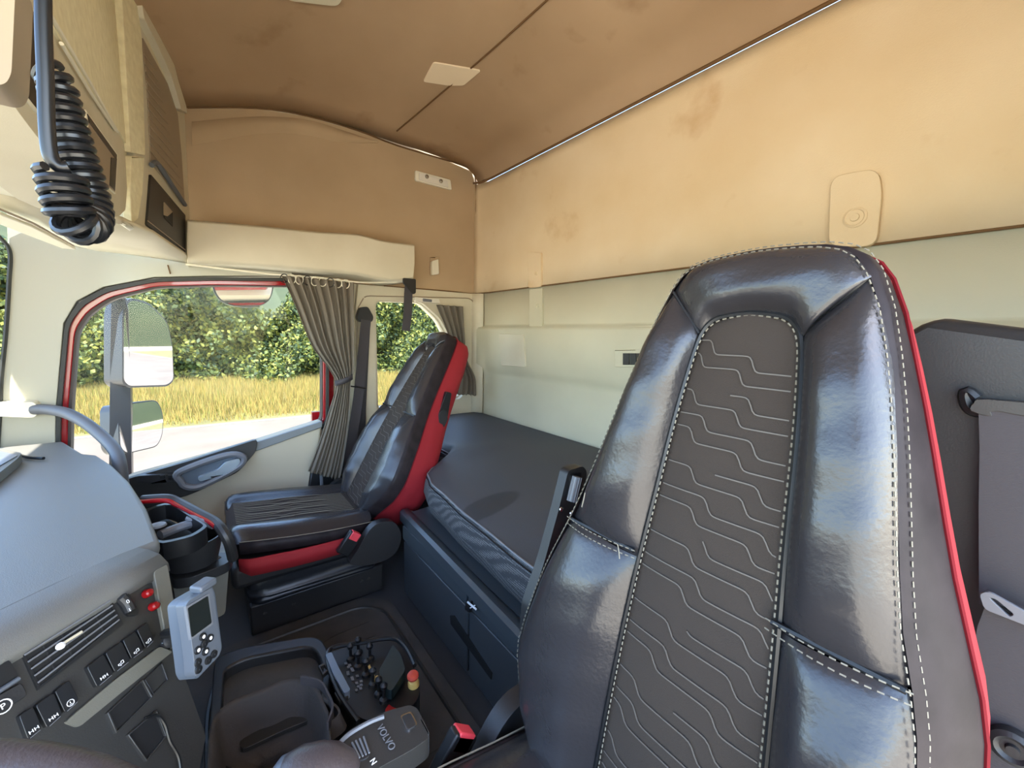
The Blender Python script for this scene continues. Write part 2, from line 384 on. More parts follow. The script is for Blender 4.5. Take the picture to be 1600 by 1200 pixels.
# door frame rings
def ring(name, lo_, li_, th, m_, parent=None, **k):
    v = lo_+li_; n = len(lo_); mb = MB(); th = Vector(th)
    V = v+[p+th for p in v]; N = 2*n; f = []
    for i in range(n):
        j = (i+1) % n; f += [(i, j, n+j, n+i), (N+i, N+n+i, N+n+j, N+j), (i, N+i, N+j, j), (n+i, n+j, N+n+j, N+n+i)]
    mb.add(V, f); return mb.build(name, m_, parent, **k)
def loopk(L, x): return rounded(PX(L, x), .03, 3)
L0 = [(86, 722), (88, 640), (101, 505), (122, 472), (162, 450), (240, 435), (330, 433), (450, 434), (508, 436), (514, 470), (514, 662), (480, 690), (300, 745), (150, 790)]
L1 = [(93, 722), (95, 640), (107, 508), (128, 478), (166, 456), (242, 440), (330, 438), (450, 439), (504, 441), (510, 475), (510, 660), (476, 687), (300, 742), (150, 787)]
L2 = [(105, 722), (106, 640), (117, 515), (136, 487), (172, 464), (244, 447), (330, 445), (450, 446), (503, 448), (505, 475), (505, 658), (472, 684), (298, 738), (152, 782)]
L3 = [(110, 722), (112, 640), (121, 520), (140, 492), (176, 468), (246, 450), (330, 447), (450, 448), (501, 450), (503, 475), (503, 657), (470, 682), (296, 734), (154, 778)]
door = struct(MB().slab([[Vector((2.33, .47, .0)), Vector((2.33, -.43, 0)), ]+[P(u, v, 'x', 2.33) for u, v in ((503, 690), (296, 760), (150, 800))]], (.06, 0, 0)).build('door_1', M['redpaint'], smooth=False))
ring('door_seal', loopk(L0, 2.195), loopk(L1, 2.195), (.06, 0, 0), M['rubber'], door)
ring('red_frame', loopk(L1, 2.215), loopk(L2, 2.215), (.05, 0, 0), M['redpaint'], door, bevel=.003)['label'] = 'red painted window frame'
ring('window_gasket', loopk(L2, 2.225), loopk(L3, 2.225), (.05, 0, 0), M['gasket'], door)
MB().slab([loopk(L2, 2.255)], (.004, 0, 0)).build('window_pane', M['glass'], door, smooth=False)
# inner door panel
dp = [(150, 772), (205, 745), (300, 719), (400, 690), (504, 657), (500, 700), (486, 760), (480, 860), (300, 1000), (250, 960), (200, 860)]
MB().slab([PX(dp, 2.17)], (.07, 0, 0)).build('door_panel', M['door'], door, bevel=.012, seg=3)
MB().slab([PX([(398, 692), (504, 658), (503, 668), (492, 672), (398, 706)], 2.160)], (.02, 0, 0)).build('door_cap', M['doorcap'], door, bevel=.004)
dh = [(150, 772), (197, 749), (300, 719), (403, 686), (400, 706), (372, 738), (305, 770), (215, 800), (190, 790)]
MB().slab([rounded(PX(dh, 2.15), .02, 3)], (.03, 0, 0)).build('handle_surround', M['face'], door, bevel=.006)
MB().slab([rounded(PX([(212, 744), (280, 740), (286, 752), (235, 756), (214, 752)], 2.125), .008, 2)], (.03, 0, 0)).build('switch_panel', M['dark'], door, bevel=.003)
for u in (249, 262): MB().slab([PX([(u, 743), (u+9, 742), (u+10, 748), (u+1, 749)], 2.12)], (.01, 0, 0)).build('window_switch', M['black'], door, bevel=.002)
gp = catmull(PX([(282, 752), (276, 742), (290, 733), (330, 718), (362, 710), (380, 714), (376, 726), (350, 742), (312, 760), (290, 760)], 2.12), 4, True)
MB().tube(gp, .014, 8, closed=True).build('pull_cup', M['grey'], door)
MB().slab([[p+Vector((.012, 0, 0)) for p in gp]], (.006, 0, 0)).build('pull_recess', mat('blue_grey_recess', (92, 104, 116), .4), door)
MB().slab([rounded(PX([(308, 746), (340, 734), (352, 722), (374, 716), (376, 722), (366, 734), (350, 742), (312, 753)], 2.108), .01, 3)], (.02, 0, 0)).build('door_handle', M['chrome'], door, bevel=.004)['label'] = 'silver release handle'

# ------------------------------------------------------------------ things on walls and ceiling
def disc(name, c, ax, r, parent, m_='sage'):
    return MB().lathe(c, ax, [(r, 0), (r, .003), (r*.8, .005), (r*.72, .003), (r*.4, .003), (r*.36, .006), (0.0001, .006)], 20).build(name, M[m_], parent)
# raised bracket bosses on the rear wall
def boss(L, y, z0=None):
    return rounded(PY(L, y), .03, 4)
b1 = struct(MB().slab([boss([(1294, 385), (1298, 276), (1372, 262), (1378, 300), (1369, 385)], YR+.022)], (0, -.02, 0)).build('trim_13', M['fabric'], bevel=.01, seg=3))
disc('round_fastener', P(1336, 340, 'y', YR+.022), (0, 1, 0), .026, b1, 'fabric')
b2 = struct(MB().slab([rounded(PY([(825, 450), (825, 395), (845, 394), (845, 448)], YR+.016), .015, 3)], (0, -.014, 0)).build('trim_14', M['fabric'], bevel=.007, seg=3))
struct(MB().slab([rounded(PY([(827, 514), (827, 452), (847, 450), (847, 514)], YR+.012), .006, 3)], (0, -.012, 0)).build('trim_19', M['sage'], bevel=.006))
disc('screw_cap', P(838, 427, 'y', YR+.014), (0, 1, 0), .011, b2, 'fabric'); disc('screw_cap', P(840, 478, 'y', YR+.014), (0, 1, 0), .011, b2)
# storage shelf recess on the rear wall
sh = MB(); sh.slab([rounded(PY([(868, 519), (890, 512), (1050, 507), (1200, 502), (1200, 524), (1050, 521)], YR+.026), .01, 2)], (0, -.02, 0))
struct(sh.build('trim_15', M['sage'], bevel=.004))
struct(MB().slab([rounded(PY([(779, 521), (818, 523), (821, 574), (783, 571)], YR+.041), .012, 3)], (0, -.008, 0)).build('trim_16', M['cream'], bevel=.003))
swp = thing('bunk_switch_panel', P(990, 562, 'y', YR+.04), 'cream switch plate with black rocker switches on the rear wall above the bunk', 'switch')
MB().slab([rounded(PY([(960, 547), (1030, 545), (1030, 575), (961, 573)], YR+.044), .005, 2)], (0, -.01, 0)).build('plate', M['sage'], swp, bevel=.002)
for i in range(3):
    a = 973+i*11; MB().slab([PY([(a, 552), (a+9.5, 552), (a+9.5, 570), (a, 570)], YR+.050)], (0, -.008, 0)).build('rocker', M['black'], swp, bevel=.001)
# ceiling reading label / hatch plate
cp = thing('ceiling_label', PC([(700, 115)])[0], 'pale rectangular cover plate on the ceiling beside the long seam', 'cover plate')
MB().slab([rounded(PC([(661, 128), (677, 98), (752, 111), (724, 134), (700, 134)], .005), .012, 3)], (0, 0, .006)).build('cover', mat('ceiling_label_cloth', (228, 208, 176), .9), cp, bevel=.001)
c2 = thing('roof_hatch_grip', PC([(490, 2)])[0], 'small rounded cover at the top edge of the ceiling, left of the seam', 'cover plate')
MB().slab([rounded(PC([(436, -12), (540, -10), (528, 11), (450, 2)], .012), .02, 3)], (0, 0, .012)).build('cover', M['cream'], c2, bevel=.003)
# dome lamp on the side wall
dl = thing('reading_lamp', P(677, 282, 'x', 2.24), 'clear lensed cab lamp on the beige side wall under the ceiling', 'lamp')
MB().slab([rounded(PX([(649, 266), (704, 281), (706, 297), (649, 282)], 2.235), .008, 3)], (.012, 0, 0)).build('housing', M['cream2'], dl, bevel=.003)
MB().slab([rounded(PX([(655, 270), (699, 282), (701, 293), (655, 281)], 2.231), .004, 2)], (.006, 0, 0)).build('lens', M['lens'], dl, bevel=.002)
for u, v in ((667, 276), (689, 283)): MB().lathe(P(u, v, 'x', 2.231), (-1, 0, 0), [(.012, 0), (.010, .004), (.001, .007)], 12).build('bulb_reflector', M['steel'], dl)
# coat hook
hk = thing('coat_hook', P(680, 425, 'x', 2.24), 'small cream folding coat hook on the side wall right of the shelf', 'hook')
MB().slab([rounded(PX([(672, 402), (687, 401), (688, 428), (672, 430)], 2.245), .01, 3)], (.006, 0, 0)).build('base', M['sidefab'], hk, bevel=.002)
MB().slab([rounded(PX([(675, 408), (685, 405), (686, 428), (675, 430)], 2.222), .006, 3)], (.02, 0, 0)).build('lever', M['cream2'], hk, bevel=.004)
# lamp over the small window
wl = thing('window_lamp', P(668, 470, 'x', 2.22), 'slim clear lamp over the small rear side window', 'lamp')
MB().slab([rounded(PX([(648, 464), (686, 467), (688, 474), (650, 472)], 2.215), .004, 2)], (.02, 0, 0)).build('lens', M['lens'], wl, bevel=.002)
MB().slab([rounded(PX([(661, 466), (675, 468), (675, 472), (661, 471)], 2.21), .003, 2)], (.01, 0, 0)).build('switch', M['grey'], wl, bevel=.001)

# side shelf above the door
XS = 2.08
shf = thing('side_shelf', P(480, 430, 'x', 2.2), 'long cream storage shelf over the passenger door and window', 'shelf')
top = catmull([P(u, v, 'x', XS) for u, v in ((292, 343), (400, 352), (500, 362), (560, 366), (600, 376), (648, 382))], 3)
bot = catmull([P(u, v, 'x', XS) for u, v in ((292, 410), (400, 416), (500, 424), (560, 430), (610, 440), (646, 437))], 3)
n = len(top)
fr = MB(); rowsF = []
for i in range(n):
    t_, b_ = top[i], bot[i]; wall_t = Vector((2.25, t_.y, t_.z+.02)); wall_b = Vector((2.25, b_.y, b_.z-.005))
    mdl = lerp(t_, b_, .55)+Vector((-.012, 0, 0))
    rowsF.append([wall_t, t_+Vector((.02, 0, .004)), t_+Vector((0, 0, -.006)), mdl, b_+Vector((-.004, 0, .01)), b_+Vector((.01, 0, 0)), wall_b])
n0 = len(fr.v); fr.grid(rowsF); k = len(rowsF[0]); fr.f.append(tuple(range(k))); fr.f.append(tuple((n-1)*k+i for i in range(k))[::-1])
fr.build('shelf_body', M['cream'], shf, ang=30, bevel=.004)
# curtain rail with glider rings
rl = thing('curtain_rail', P(470, 430, 'x', 2.15), 'thin pale curtain rail under the cream side shelf', 'rail')
MB().tube(catmull([P(u, v, 'x', 2.10) for u, v in ((290, 413), (350, 420), (430, 429), (500, 434), (560, 441), (620, 441))], 4), .004, 6).build('rail', M['cream2'], rl)
for i in range(9):
    u = 444+i*12; v = 431+i*1.1; MB().tube(catmull([P(u+6*math.cos(a), v+4+7*math.sin(a), 'x', 2.095) for a in np.linspace(0, 2*math.pi, 8)[:-1]], 2, True), .0022, 5, closed=True).build('glider_ring', M['cream2' if i % 3 else 'black'], rl)

# ------------------------------------------------------------------ curtains
def curtain(name, keys, x, folds, amp, label, m_='curtain', tie=None, tl=None):
    """keys: (v_left,u_left,v_right,u_right) rows from top to hem"""
    t = thing(name, P(keys[0][0], keys[0][1], 'x', x), label, 'curtain')
    Lp = catmull([P(k[0], k[1], 'x', x) for k in keys], 8); Rp = catmull([P(k[2], k[3], 'x', x) for k in keys], 8)
    N = len(Lp); C = folds*8; rows = []
    for i in range(N):
        r = []; w_ = (Rp[i]-Lp[i]).length; ti = i/(N-1)
        a = amp*(.6+.4*min(1, w_/.2))
        for j in range(C+1):
            s = j/C; ph = s*folds*2*math.pi+.5*math.sin(3*ti+s*5)
            r.append(lerp(Lp[i], Rp[i], s)+Vector((a*math.sin(ph)-.4*a*math.sin(2.3*ph+1), 0, .004*math.sin(ph*1.3) if ti > .97 else 0)))
        rows.append(r)
    MB().grid(rows).build('cloth', M[m_], t, solid=.002, ang=0)
    if tie:
        i0 = int((N-1)*tie); c = (Lp[i0]+Rp[i0])/2; hw = (Rp[i0]-Lp[i0]).length/2+.008
        tilt = .35
        ring_ = [c+Vector((math.cos(a)*(amp+.012), math.sin(a)*hw, -math.sin(a)*hw*tilt)) for a in np.linspace(0, 2*math.pi, 25)[:-1]]
        mb = MB(); mb.grid([[p+Vector((0, 0, d)) for p in ring_] for d in (-.013, .013)], closed=True)
        mb.build('tie_band', M['belt'], t, solid=.003)['label'] = 'dark elastic tie band'
    return t
curtain('door_curtain', [(440, 430, 552, 442), (462, 478, 552, 478), (488, 540, 553, 540), (516, 578, 552, 580), (526, 600, 548, 594), (516, 640, 546, 640), (500, 690, 541, 690), (482, 737, 531, 750)], 2.10, 8, .016,
        'long grey curtain gathered with a tie beside the passenger door window', tie=.57)
curtain('bunk_curtain', [(682, 476, 722, 479), (700, 520, 725, 520), (712, 560, 729, 560), (716, 590, 742, 590), (712, 616, 744, 618)], 2.19, 4, .014,
        'short dark grey curtain bunched at the small rear side window', tie=None)

# hanging strap
st = thing('hanging_strap', P(640, 440, 'x', 2.0), 'short black strap hanging from the rear end of the side shelf', 'strap')
MB().ribbon([P(u, v, 'x', 2.06) for u, v in ((640, 436), (638, 460), (637, 490), (634, 517))], (0, 1, 0), .045, .003).build('webbing', M['belt'], st)
MB().slab([rounded(PX([(630, 434), (650, 436), (650, 458), (646, 460), (630, 442)], 2.055), .006, 2)], (.01, 0, 0)).build('anchor_loop', M['black'], st, bevel=.002)

# passenger seat belt
sb = thing('passenger_seat_belt', P(560, 620, 'x', 2.2), 'dark grey seat belt hanging beside the gathered grey door curtain', 'seat belt')
ap = P(570, 492, 'x', 2.19)
MB().slab([rounded(PX([(563, 480), (575, 479), (584, 495), (582, 503), (562, 503), (558, 496)], 2.18), .012, 3)], (.04, 0, 0)).build('guide_cover', M['black'], sb, bevel=.006)
MB().ribbon([P(u, v, 'x', 2.17) for u, v in ((572, 500), (566, 560), (560, 620), (548, 700), (540, 745), (530, 790))], (0, 1, 0), .05, .003).build('webbing', M['belt'], sb)
MB().slab([PX([(572, 500), (579, 503), (576, 560), (572, 640), (571, 700), (556, 760), (550, 740), (562, 640), (568, 560)], 2.2)], (.02, 0, 0)).build('belt_channel', M['dark'], sb, bevel=.002)
MB().tube([P(u, v, 'x', 2.14) for u, v in ((545, 603), (560, 605), (571, 607))], .004, 6).build('belt_stop', M['black'], sb)
MB().slab([rounded(PX([(523, 748), (543, 748), (543, 757), (523, 757)], 2.13), .004, 2)], (.02, 0, 0)).build('latch_plate', M['dark'], sb, bevel=.002)
# lower pillar base behind the belt
pb = thing('pillar_base_cover', P(505, 760, 'x', 2.15), 'black cover at the foot of the pillar behind the curtain hem', 'cover')
MB().slab([PX([(486, 738), (560, 745), (560, 800), (478, 790)], 2.15)], (.06, 0, 0)).build('cover', M['black'], pb, bevel=.006)
MB().tube([P(u, v, 'x', 2.13) for u, v in ((502, 742), (503, 765), (498, 790))], .008, 6).build('buckle_stalk', M['grey'], pb)

# ------------------------------------------------------------------ seats
def seat(name, label, origin, recline, side, detail, rowstep=.0265, H=.36, hs=1.0, dz=0.0, cl=1.0, bt=1.0):
    """side = +1 when the inboard side is +x. Local frame: x right, y forward, hinge at height H."""
    ox, oy = origin
    root = thing(name, (ox, oy, 0), label, 'seat')
    ca, sa = math.cos(recline), math.sin(recline)
    def B(x, h, d):   # backrest frame -> world; d forward of the back plane
        if x*side < 0 and abs(x) > .1 and h < .44:
            k = min(1, (.44-h)/.16)*min(1, h/.12); k = k*k*(3-2*k); x = math.copysign(.1+(abs(x)-.1)*(1-.23*k), x)
        h *= hs
        return Vector((ox+x, oy-sa*h+ca*d, H+ca*h+sa*d))
    keys = [((.100, 0), (.15, 0)), ((.098, .07), (.205, .055)), ((.096, .11), (.248, .10)), ((.094, .15), (.268, .145)), ((.092, .20), (.276, .19)), ((.088, .28), (.256, .28)), ((.084, .35), (.232, .355)), ((.080, .41), (.207, .418)),
            ((.080, .41), (.204, .420)), ((.073, .50), (.180, .505)), ((.067, .59), (.156, .60)), ((.060, .66), (.132, .69)), ((.053, .703), (.105, .768)),
            ((.053, .703), (.105, .768)), ((.040, .722), (.080, .795)), ((.02, .728), (.04, .803)), ((0, .730), (0, .805))]
    def sgn(keys_, s): return [(Vector((a[0]*s, a[1], 0)), Vector((inset(b[0]*s, b[1]), b[1], 0))) for a, b in keys_]
    def inset(x, h):   # outboard front seam sits further in
        return x*(1-.13*max(0, min(1, (.74-h)/.28))*min(1, h/.1)) if x*side < 0 else x
    lumbar = lambda h: .012*math.sin(math.pi*min(1, h/.75))
    # shell, filled inside: back of the seat
    out = [k[1] for i_, k in enumerate(keys) if i_ not in (8, 13)]
    ol = catmull([Vector((k[0], k[1], 0)) for k in out], 2)
    per = [Vector((-p.x, p.y, 0)) for p in ol]+[Vector((p.x, p.y, 0)) for p in reversed(ol[:-1])]
    def thick(h): return .15-.05*max(0, min(1, h/.8))
    back = MB()
    g = .052
    rws = []
    for k_, (dd, grow) in enumerate(((-g, .002), (-.085, .003), (-.12, .002), (-.145, -.012), (-.155, -.04))):
        rws.append([B(p.x*(1+grow/max(.1, abs(p.x)) if abs(p.x) > .02 else 1), p.y+(grow if p.y > .7 else 0), (-g+(dd+g)*thick(p.y)/.15*bt)+lumbar(p.y)) for p in per])
    back.grid(rws); nn = len(per); base_ = (len(rws)-1)*nn
    hb = nn//2
    for i in range(hb-1): back.f.append((base_+i, base_+i+1, base_+nn-2-i, base_+nn-1-i))
    shell = back.build('backrest', M['red'], root, ang=50); shell['label'] = 'red cloth back shell'
    fill = MB(); fill.slab([[B(p.x*.9, p.y if p.y < .75 else p.y-.03, -.05) for p in per]], B(0, 0, -.03)-B(0, 0, 0)); fill.build('foam_core', M['black'], shell)
    # dark side gusset
    gus = MB(); rws = []
    for dd, grow, mx_ in ((.004, -.004, 1), (0, 0, 1), (-.012, .002, .7), (-.035, .003, .15), (-g, .002, 0)):
        rws.append([B((inset(p.x, p.y)*mx_+p.x*(1-mx_))*(1+grow/max(.1, abs(p.x)) if abs(p.x) > .02 else 1), p.y+(grow if p.y > .7 else 0), dd+lumbar(p.y)) for p in per])
    gus.grid(rws).build('side_gusset', M['leather2'], shell, ang=0)
    pip = [B(p.x*(1+.003/max(.1, abs(p.x)) if abs(p.x) > .02 else 1), p.y+(.006 if p.y > .7 else 0), -g+lumbar(p.y)) for p in per]
    MB().tube(pip, .0022, 6).build('red_piping', M['pipe'], shell)['label'] = 'red piping'
    # padded panels
    def pad(nm, ks, amp, s, m_, nlat=12, endl=(1, 1), flat=.35, lab=None):
        kk = sgn(ks, s); I = catmull([a for a, b in kk], 6); O = catmull([b for a, b in kk], 6); N = len(I); rr = []
        for i in range(N):
            ti = i/(N-1); L = N
            e = 1.0
            if endl[0]: e = min(e, (1-(1-min(1, ti*3.5))**2))
            if endl[1]: e = min(e, (1-(1-min(1, (1-ti)*3.5))**2))
            e = .25+.75*e
            row = []
            for j in range(nlat+1):
                q = j/nlat; p = lerp(I[i], O[i], q)
                bulge = (1-abs(2*q-1)**3.2)
                crease = .0012*math.sin(p.y*95+p.x*40)*bulge
                row.append(B(p.x, p.y, lumbar(p.y)-.004+amp*bulge*e+.012*(1-q)*0+crease))
            rr.append(row)
        o = MB().grid(rr).build(nm, m_, shell, ang=0); 
        if lab: o['label'] = lab
        return o
    for s in (-1, 1):
        pad('lower_bolster', keys[0:8], .042, s, M['leather'])
        pad('upper_bolster', keys[8:13], .034, s, M['leather'])
    ht = [((-a[0], a[1]), (-b[0], b[1])) for a, b in keys[12:17]]+[(a, b) for a, b in reversed(keys[13:16])]
    # head panel spans both sides
    pad('head_panel', ht, .028, 1, M['leather'])
    # insert
    il = catmull([Vector((a[0], a[1], 0)) for a, b in keys[0:7]+keys[8:13]+keys[14:17]], 4)
    rr = []
    zs = sorted(set(round(p.y, 4) for p in il))
    def iw(h):
        pr = None
        for p in il:
            if pr is not None and pr.y <= h <= p.y: 
                t = (h-pr.y)/max(1e-6, p.y-pr.y); return pr.x+(p.x-pr.x)*t
            pr = p
        return .0
    for h in list(np.linspace(0, .69, 24))+[.70, .71, .718, .724, .728, .7295]:
        wv = iw(h)
        rr.append([B(wv*s_, h, lumbar(h)+.006*(1-abs(s_)**3)-.003) for s_ in np.linspace(-1, 1, 9)])
    MB().grid(rr).build('fabric_insert', M['insert'], shell, ang=0)['label'] = 'grey patterned cloth insert'
    # woven step pattern on the insert
    pat = MB(); k_ = 0; h0 = .02
    while h0 < .70:
        wv = iw(min(h0, .70))-.006; st_ = (-.55+.37*((k_*2) % 5))/1.0
        pts = []
        kk_ = k_//2; sb_ = .34*math.sin(kk_*.55)-(.20 if k_ % 2 else 0); steps = [sb_-.42, sb_+.52]
        for q in np.linspace(-1, 1, 41):
            dh = 0
            for s0 in steps: dh += .018/(1+math.exp((q-s0)*30))
            hh = h0-dh+.018; 
            if hh > .705: continue
            pts.append(B(q*wv, hh, lumbar(hh)+.006*(1-abs(q)**3)-.0012))
        if len(pts) > 3 and k_ % 4 != 3: pat.ribbon(pts, list([B(0, 1, 0)-B(0, 0, 0)]*len(pts)), .0014, .001)
        elif len(pts) > 3: pat.ribbon(pts[:22], list([B(0, 1, 0)-B(0, 0, 0)]*22), .0014, .001)
        h0 += (.030 if k_ % 2 else .016); k_ += 1
    pat.build('woven_pattern', M['pattern'], shell, smooth=False)['label'] = 'pale stepped line pattern'
    # stitching: outer double row and insert edge
    def stitch(path, ln=.0045, gap=.0035, r=.0009, nm='stitching'):
        mb = MB(); acc = 0; path = [Vector(p) for p in path]; L = [0]
        for i in range(1, len(path)): L.append(L[-1]+(path[i]-path[i-1]).length)
        def at(d):
            for i in range(1, len(L)):
                if L[i] >= d: t = (d-L[i-1])/max(1e-9, L[i]-L[i-1]); return lerp(path[i-1], path[i], t)
            return path[-1]
        d = 0
        while d+ln < L[-1]: mb.tube([at(d), at(d+ln)], r, 4); d += ln+gap
        return mb.build(nm, M['stitch'], shell, smooth=False)
    if detail:
        def shk(p, m_): return inset(p.x, p.y)*(1-m_/max(.1, abs(p.x))), p.y-m_*max(0, min(1, (p.y-.72)/.06))
        stitch([B(*shk(p, .005), lumbar(p.y)+.0085) for p in per], r=.0007)
        stitch([B(*shk(p, -.0035), lumbar(p.y)-.004) for p in per], r=.0006)
        ip = [Vector((-p.x, p.y, 0)) for p in il]+[Vector((p.x, p.y, 0)) for p in reversed(il[:-1])]
        stitch([B(p.x*.96, p.y*.998-.001, lumbar(p.y)+.0025) for p in ip], nm='insert_stitching')
        MB().tube([B(p.x*1.01, p.y+(.001 if p.y > .7 else 0), lumbar(p.y)+.001) for p in ip], .003, 6).build('insert_welt', M['black'], shell)
        for s in (-1, 1):
            seamp = [B(inset(lerp(.082, .205, t)*s, .415), .415, lumbar(.415)+.010+.012*math.sin(math.pi*t)) for t in np.linspace(0, 1, 8)]
            stitch([p+Vector((0, 0, .006)) for p in seamp], r=.0008, nm='seam_stitching'); stitch([p-Vector((0, 0, .004)) for p in seamp], r=.0008, nm='seam_stitching')
    for s in (-1, 1):
        MB().tube([B(lerp(.055, .100, t)*s, lerp(.706, .761, t), lumbar(.74)+.004) for t in (0, .3, .6, 1)], .0022, 6).build('corner_seam', M['black'], shell)
        MB().tube([B(inset(lerp(.086, .199, t)*s, .4185), .4185, lumbar(.42)+.006) for t in (0, .3, .6, 1)], .003, 6).build('waist_seam', M['black'], shell)
    # cushion
    fr_ = .50
    def Cu(x, y, z):
        zz = z+dz if z > .31 else (.10+(z-.10)*(.205+dz)/.205 if z > .10 else z)
        return Vector((ox+x, oy+y*cl, zz))
    ys = [-.02, .06, .16, .26, .36, .44, .485, .50, .50]
    cu = MB(); rr = []
    for i, y in enumerate(ys):
        zt = .425+.05*max(0, y)/.5; 
        if i == 6: zt -= .004
        if i == 7: zt -= .03
        if i == 8: zt -= .075
        hw = .235+.02*math.sin(math.pi*min(1, max(0, y)/.5))
        if y > .44: hw -= .03 if i > 6 else .012
        row = []
        for q in np.linspace(-1, 1, 17):
            a = abs(q); z = zt
            if a > .45: z = zt+.022*math.sin(math.pi*min(1, (a-.45)/.5))
            if a > .9: z = zt-.012
            row.append(Cu(q*hw, y, z))
        rr.append(row)
    cus = cu.grid(rr).build('cushion', M['leather'], root, sub=1, solid=0); 
    def ctop(q, y): 
        return .425+.05*max(0, y)/.5
    ci = MB(); ci.grid([[Cu(q*.115, y, ctop(0, y)+.0035-(.026 if y > .495 else .006 if y > .47 else 0)) for q in np.linspace(-1, 1, 7)] for y in (.0, .1, .2, .3, .4, .47, .499)])
    ci.build('cushion_insert', M['insert'], cus, ang=0)['label'] = 'grey patterned cloth insert'
    pat = MB()
    for k_ in range(13):
        q0 = -.105+k_*.0165; pts = []
        for y in np.linspace(.02, .47, 50):
            stp = .012*(1/(1+math.exp(-(y-(.12+.10*((k_*3) % 4)))*150))-1/(1+math.exp(-(y-(.32-.03*((k_*2) % 3)))*150)))
            x = q0+stp
            if abs(x) < .11: pts.append(Cu(x, y, ctop(0, y)+.0055))
        if len(pts) > 3: pat.ribbon(pts, [Vector((1, 0, 0))]*len(pts), .0022, .001)
    pat.build('woven_pattern', M['stitch'], cus, smooth=False)
    for s in (-1, 1):
        MB().tube([Cu(s*(.237+.02*math.sin(math.pi*min(1, max(0, y)/.5))-(.016 if y > .47 else 0)), y, ctop(0, y)-.006) for y in (-.02, .05, .12, .2, .3, .4, .47)], .0013, 5).build('cushion_edge_stitching', M['stitch'], cus)
    sd = MB()
    for s in (-1, 1):
        sd.grid([[Cu(s*(.235+.02*math.sin(math.pi*min(1, max(0, y)/.5))-(.02 if y > .47 else 0)), y, z) for z in ((ctop(0, y)-.008), ctop(0, y)-.05)] for y in (-.02, .1, .2, .3, .4, .47)])
    sd.grid([[Cu(x, .497, z) for z in (.45, .39)] for x in (-.22, 0, .22)])
    sd.build('cushion_side', M['leather2'], cus, solid=.004)
    rs = MB()
    for s in (-1, 1):
        rs = MB(); rs.grid([[Cu(s*(.243+.018*math.sin(math.pi*min(1, max(0, y)/.5))-(.012 if y > .45 else 0)), y, z) for z in (lerp(.385, .405, y/.5), lerp(.33, .345, y/.5)+(.02 if y > .46 else 0))] for y in (.06, .1, .2, .3, .4, .44, .475)])
        rs.build('red_side_strip', M['red'], cus, solid=.006)['label'] = 'red cloth strip'
    MB().box(Cu(0, .22, .335), (.47, .50, .08)).build('cushion_pan', M['dark'], root, bevel=.02)
    # bellows and base
    be = MB(); pr = [(.235, .26, .305), (.225, .25, .28), (.238, .262, .262), (.215, .235, .235), (.236, .255, .205), (.240, .26, .185), (.21, .23, .165), (.225, .25, .145), (.225, .25, .12), (.20, .225, .10)]
    def ringr(hx, hy, z, cy=.20):
        o = []
        for a in np.linspace(0, 2*math.pi, 33)[:-1]:
            c_, s_ = math.cos(a), math.sin(a); e = .22
            wob = 1+.012*math.sin(a*7+z*60)
            o.append(Cu(hx*wob*math.copysign(abs(c_)**e, c_), cy+hy*wob*math.copysign(abs(s_)**e, s_), z+.008*math.sin(a*3+z*40)))
        return o
    be.grid([ringr(*q) for q in pr], closed=True).build('suspension_bellows', M['bellows'], root, ang=0)
    bs = MB().box(Cu(0, .19, .055), (.43, .46, .11)).build('base_plinth', M['dark'], root, bevel=.006)
    for y in (-.0, .03, .3, .4): MB().lathe(Cu(side*.2155, y, .07), (side, 0, 0), [(.006, 0), (.005, .003), (.001, .004)], 8).build('rivet', M['face'], bs)
    # inboard hinge cover and buckle
    sx = side
    hc = [(-.10, .30), (-.12, .36), (-.09, .42), (-.03, .435), (.02, .415), (.07, .35), (.10, .31), (.03, .255), (-.05, .25)]
    MB().slab([catmull([Cu(sx*.262, a, b) for a, b in hc], 4, True)], (sx*.035, 0, 0)).build('hinge_cover', M['dark'], root, bevel=.012, seg=3)
    MB().slab([catmull([Cu(-sx*.262, a, b) for a, b in hc], 4, True)], (-sx*.03, 0, 0)).build('hinge_cover', M['dark'], root, bevel=.012, seg=3)
    bk = MB(); R_ = Matrix.Rotation(math.radians(38), 3, 'X')
    bc = Cu(sx*.29, .10, .385); bk.box(bc, (.022, .05, .085), R_); bo = bk.build('buckle', M['black'], root, bevel=.004)
    MB().box(bc+Vector((sx*.001, 0, 0))+R_ @ Vector((0, .0, .030)), (.024, .036, .030), R_).build('buckle_button', M['pink'], bo, bevel=.003)['label'] = 'red release button'
    return root, B, shell, Cu
ps, PB, pshell, _ = seat('truck_seat', 'black and red passenger seat beside the door, in front of the bunk', (1.775, -.475), math.radians(30), -1, False, H=.31, hs=1.07, dz=-.105, cl=.89, bt=1.45)
ds, DB, dshell, DCu = seat('truck_seat', 'large black leather driver seat back with red piping, nearest the camera', (.216, -.374), math.radians(10.2), 1, True)
# lever slot on the passenger seat's red side
lv = [PB(-x, h, d) for x, h, d in ((.148, .60, -.10), (.158, .57, -.10), (.185, .50, -.10))]
def pq(u, v, x): return P(u, v, 'x', x)
MB().slab([rounded([pq(u, v, 1.585) for u, v in ((698, 612), (706, 614), (700, 650), (694, 668), (683, 664), (686, 645))], .008, 3)], (.05, 0, 0)).build('lever_recess', M['black'], pshell, bevel=.003)
MB().slab([rounded([pq(u, v, 1.572) for u, v in ((690, 640), (698, 642), (700, 655), (694, 668), (686, 664), (686, 648))], .008, 3)], (.02, 0, 0)).build('recline_lever', M['dark'], pshell, bevel=.004)
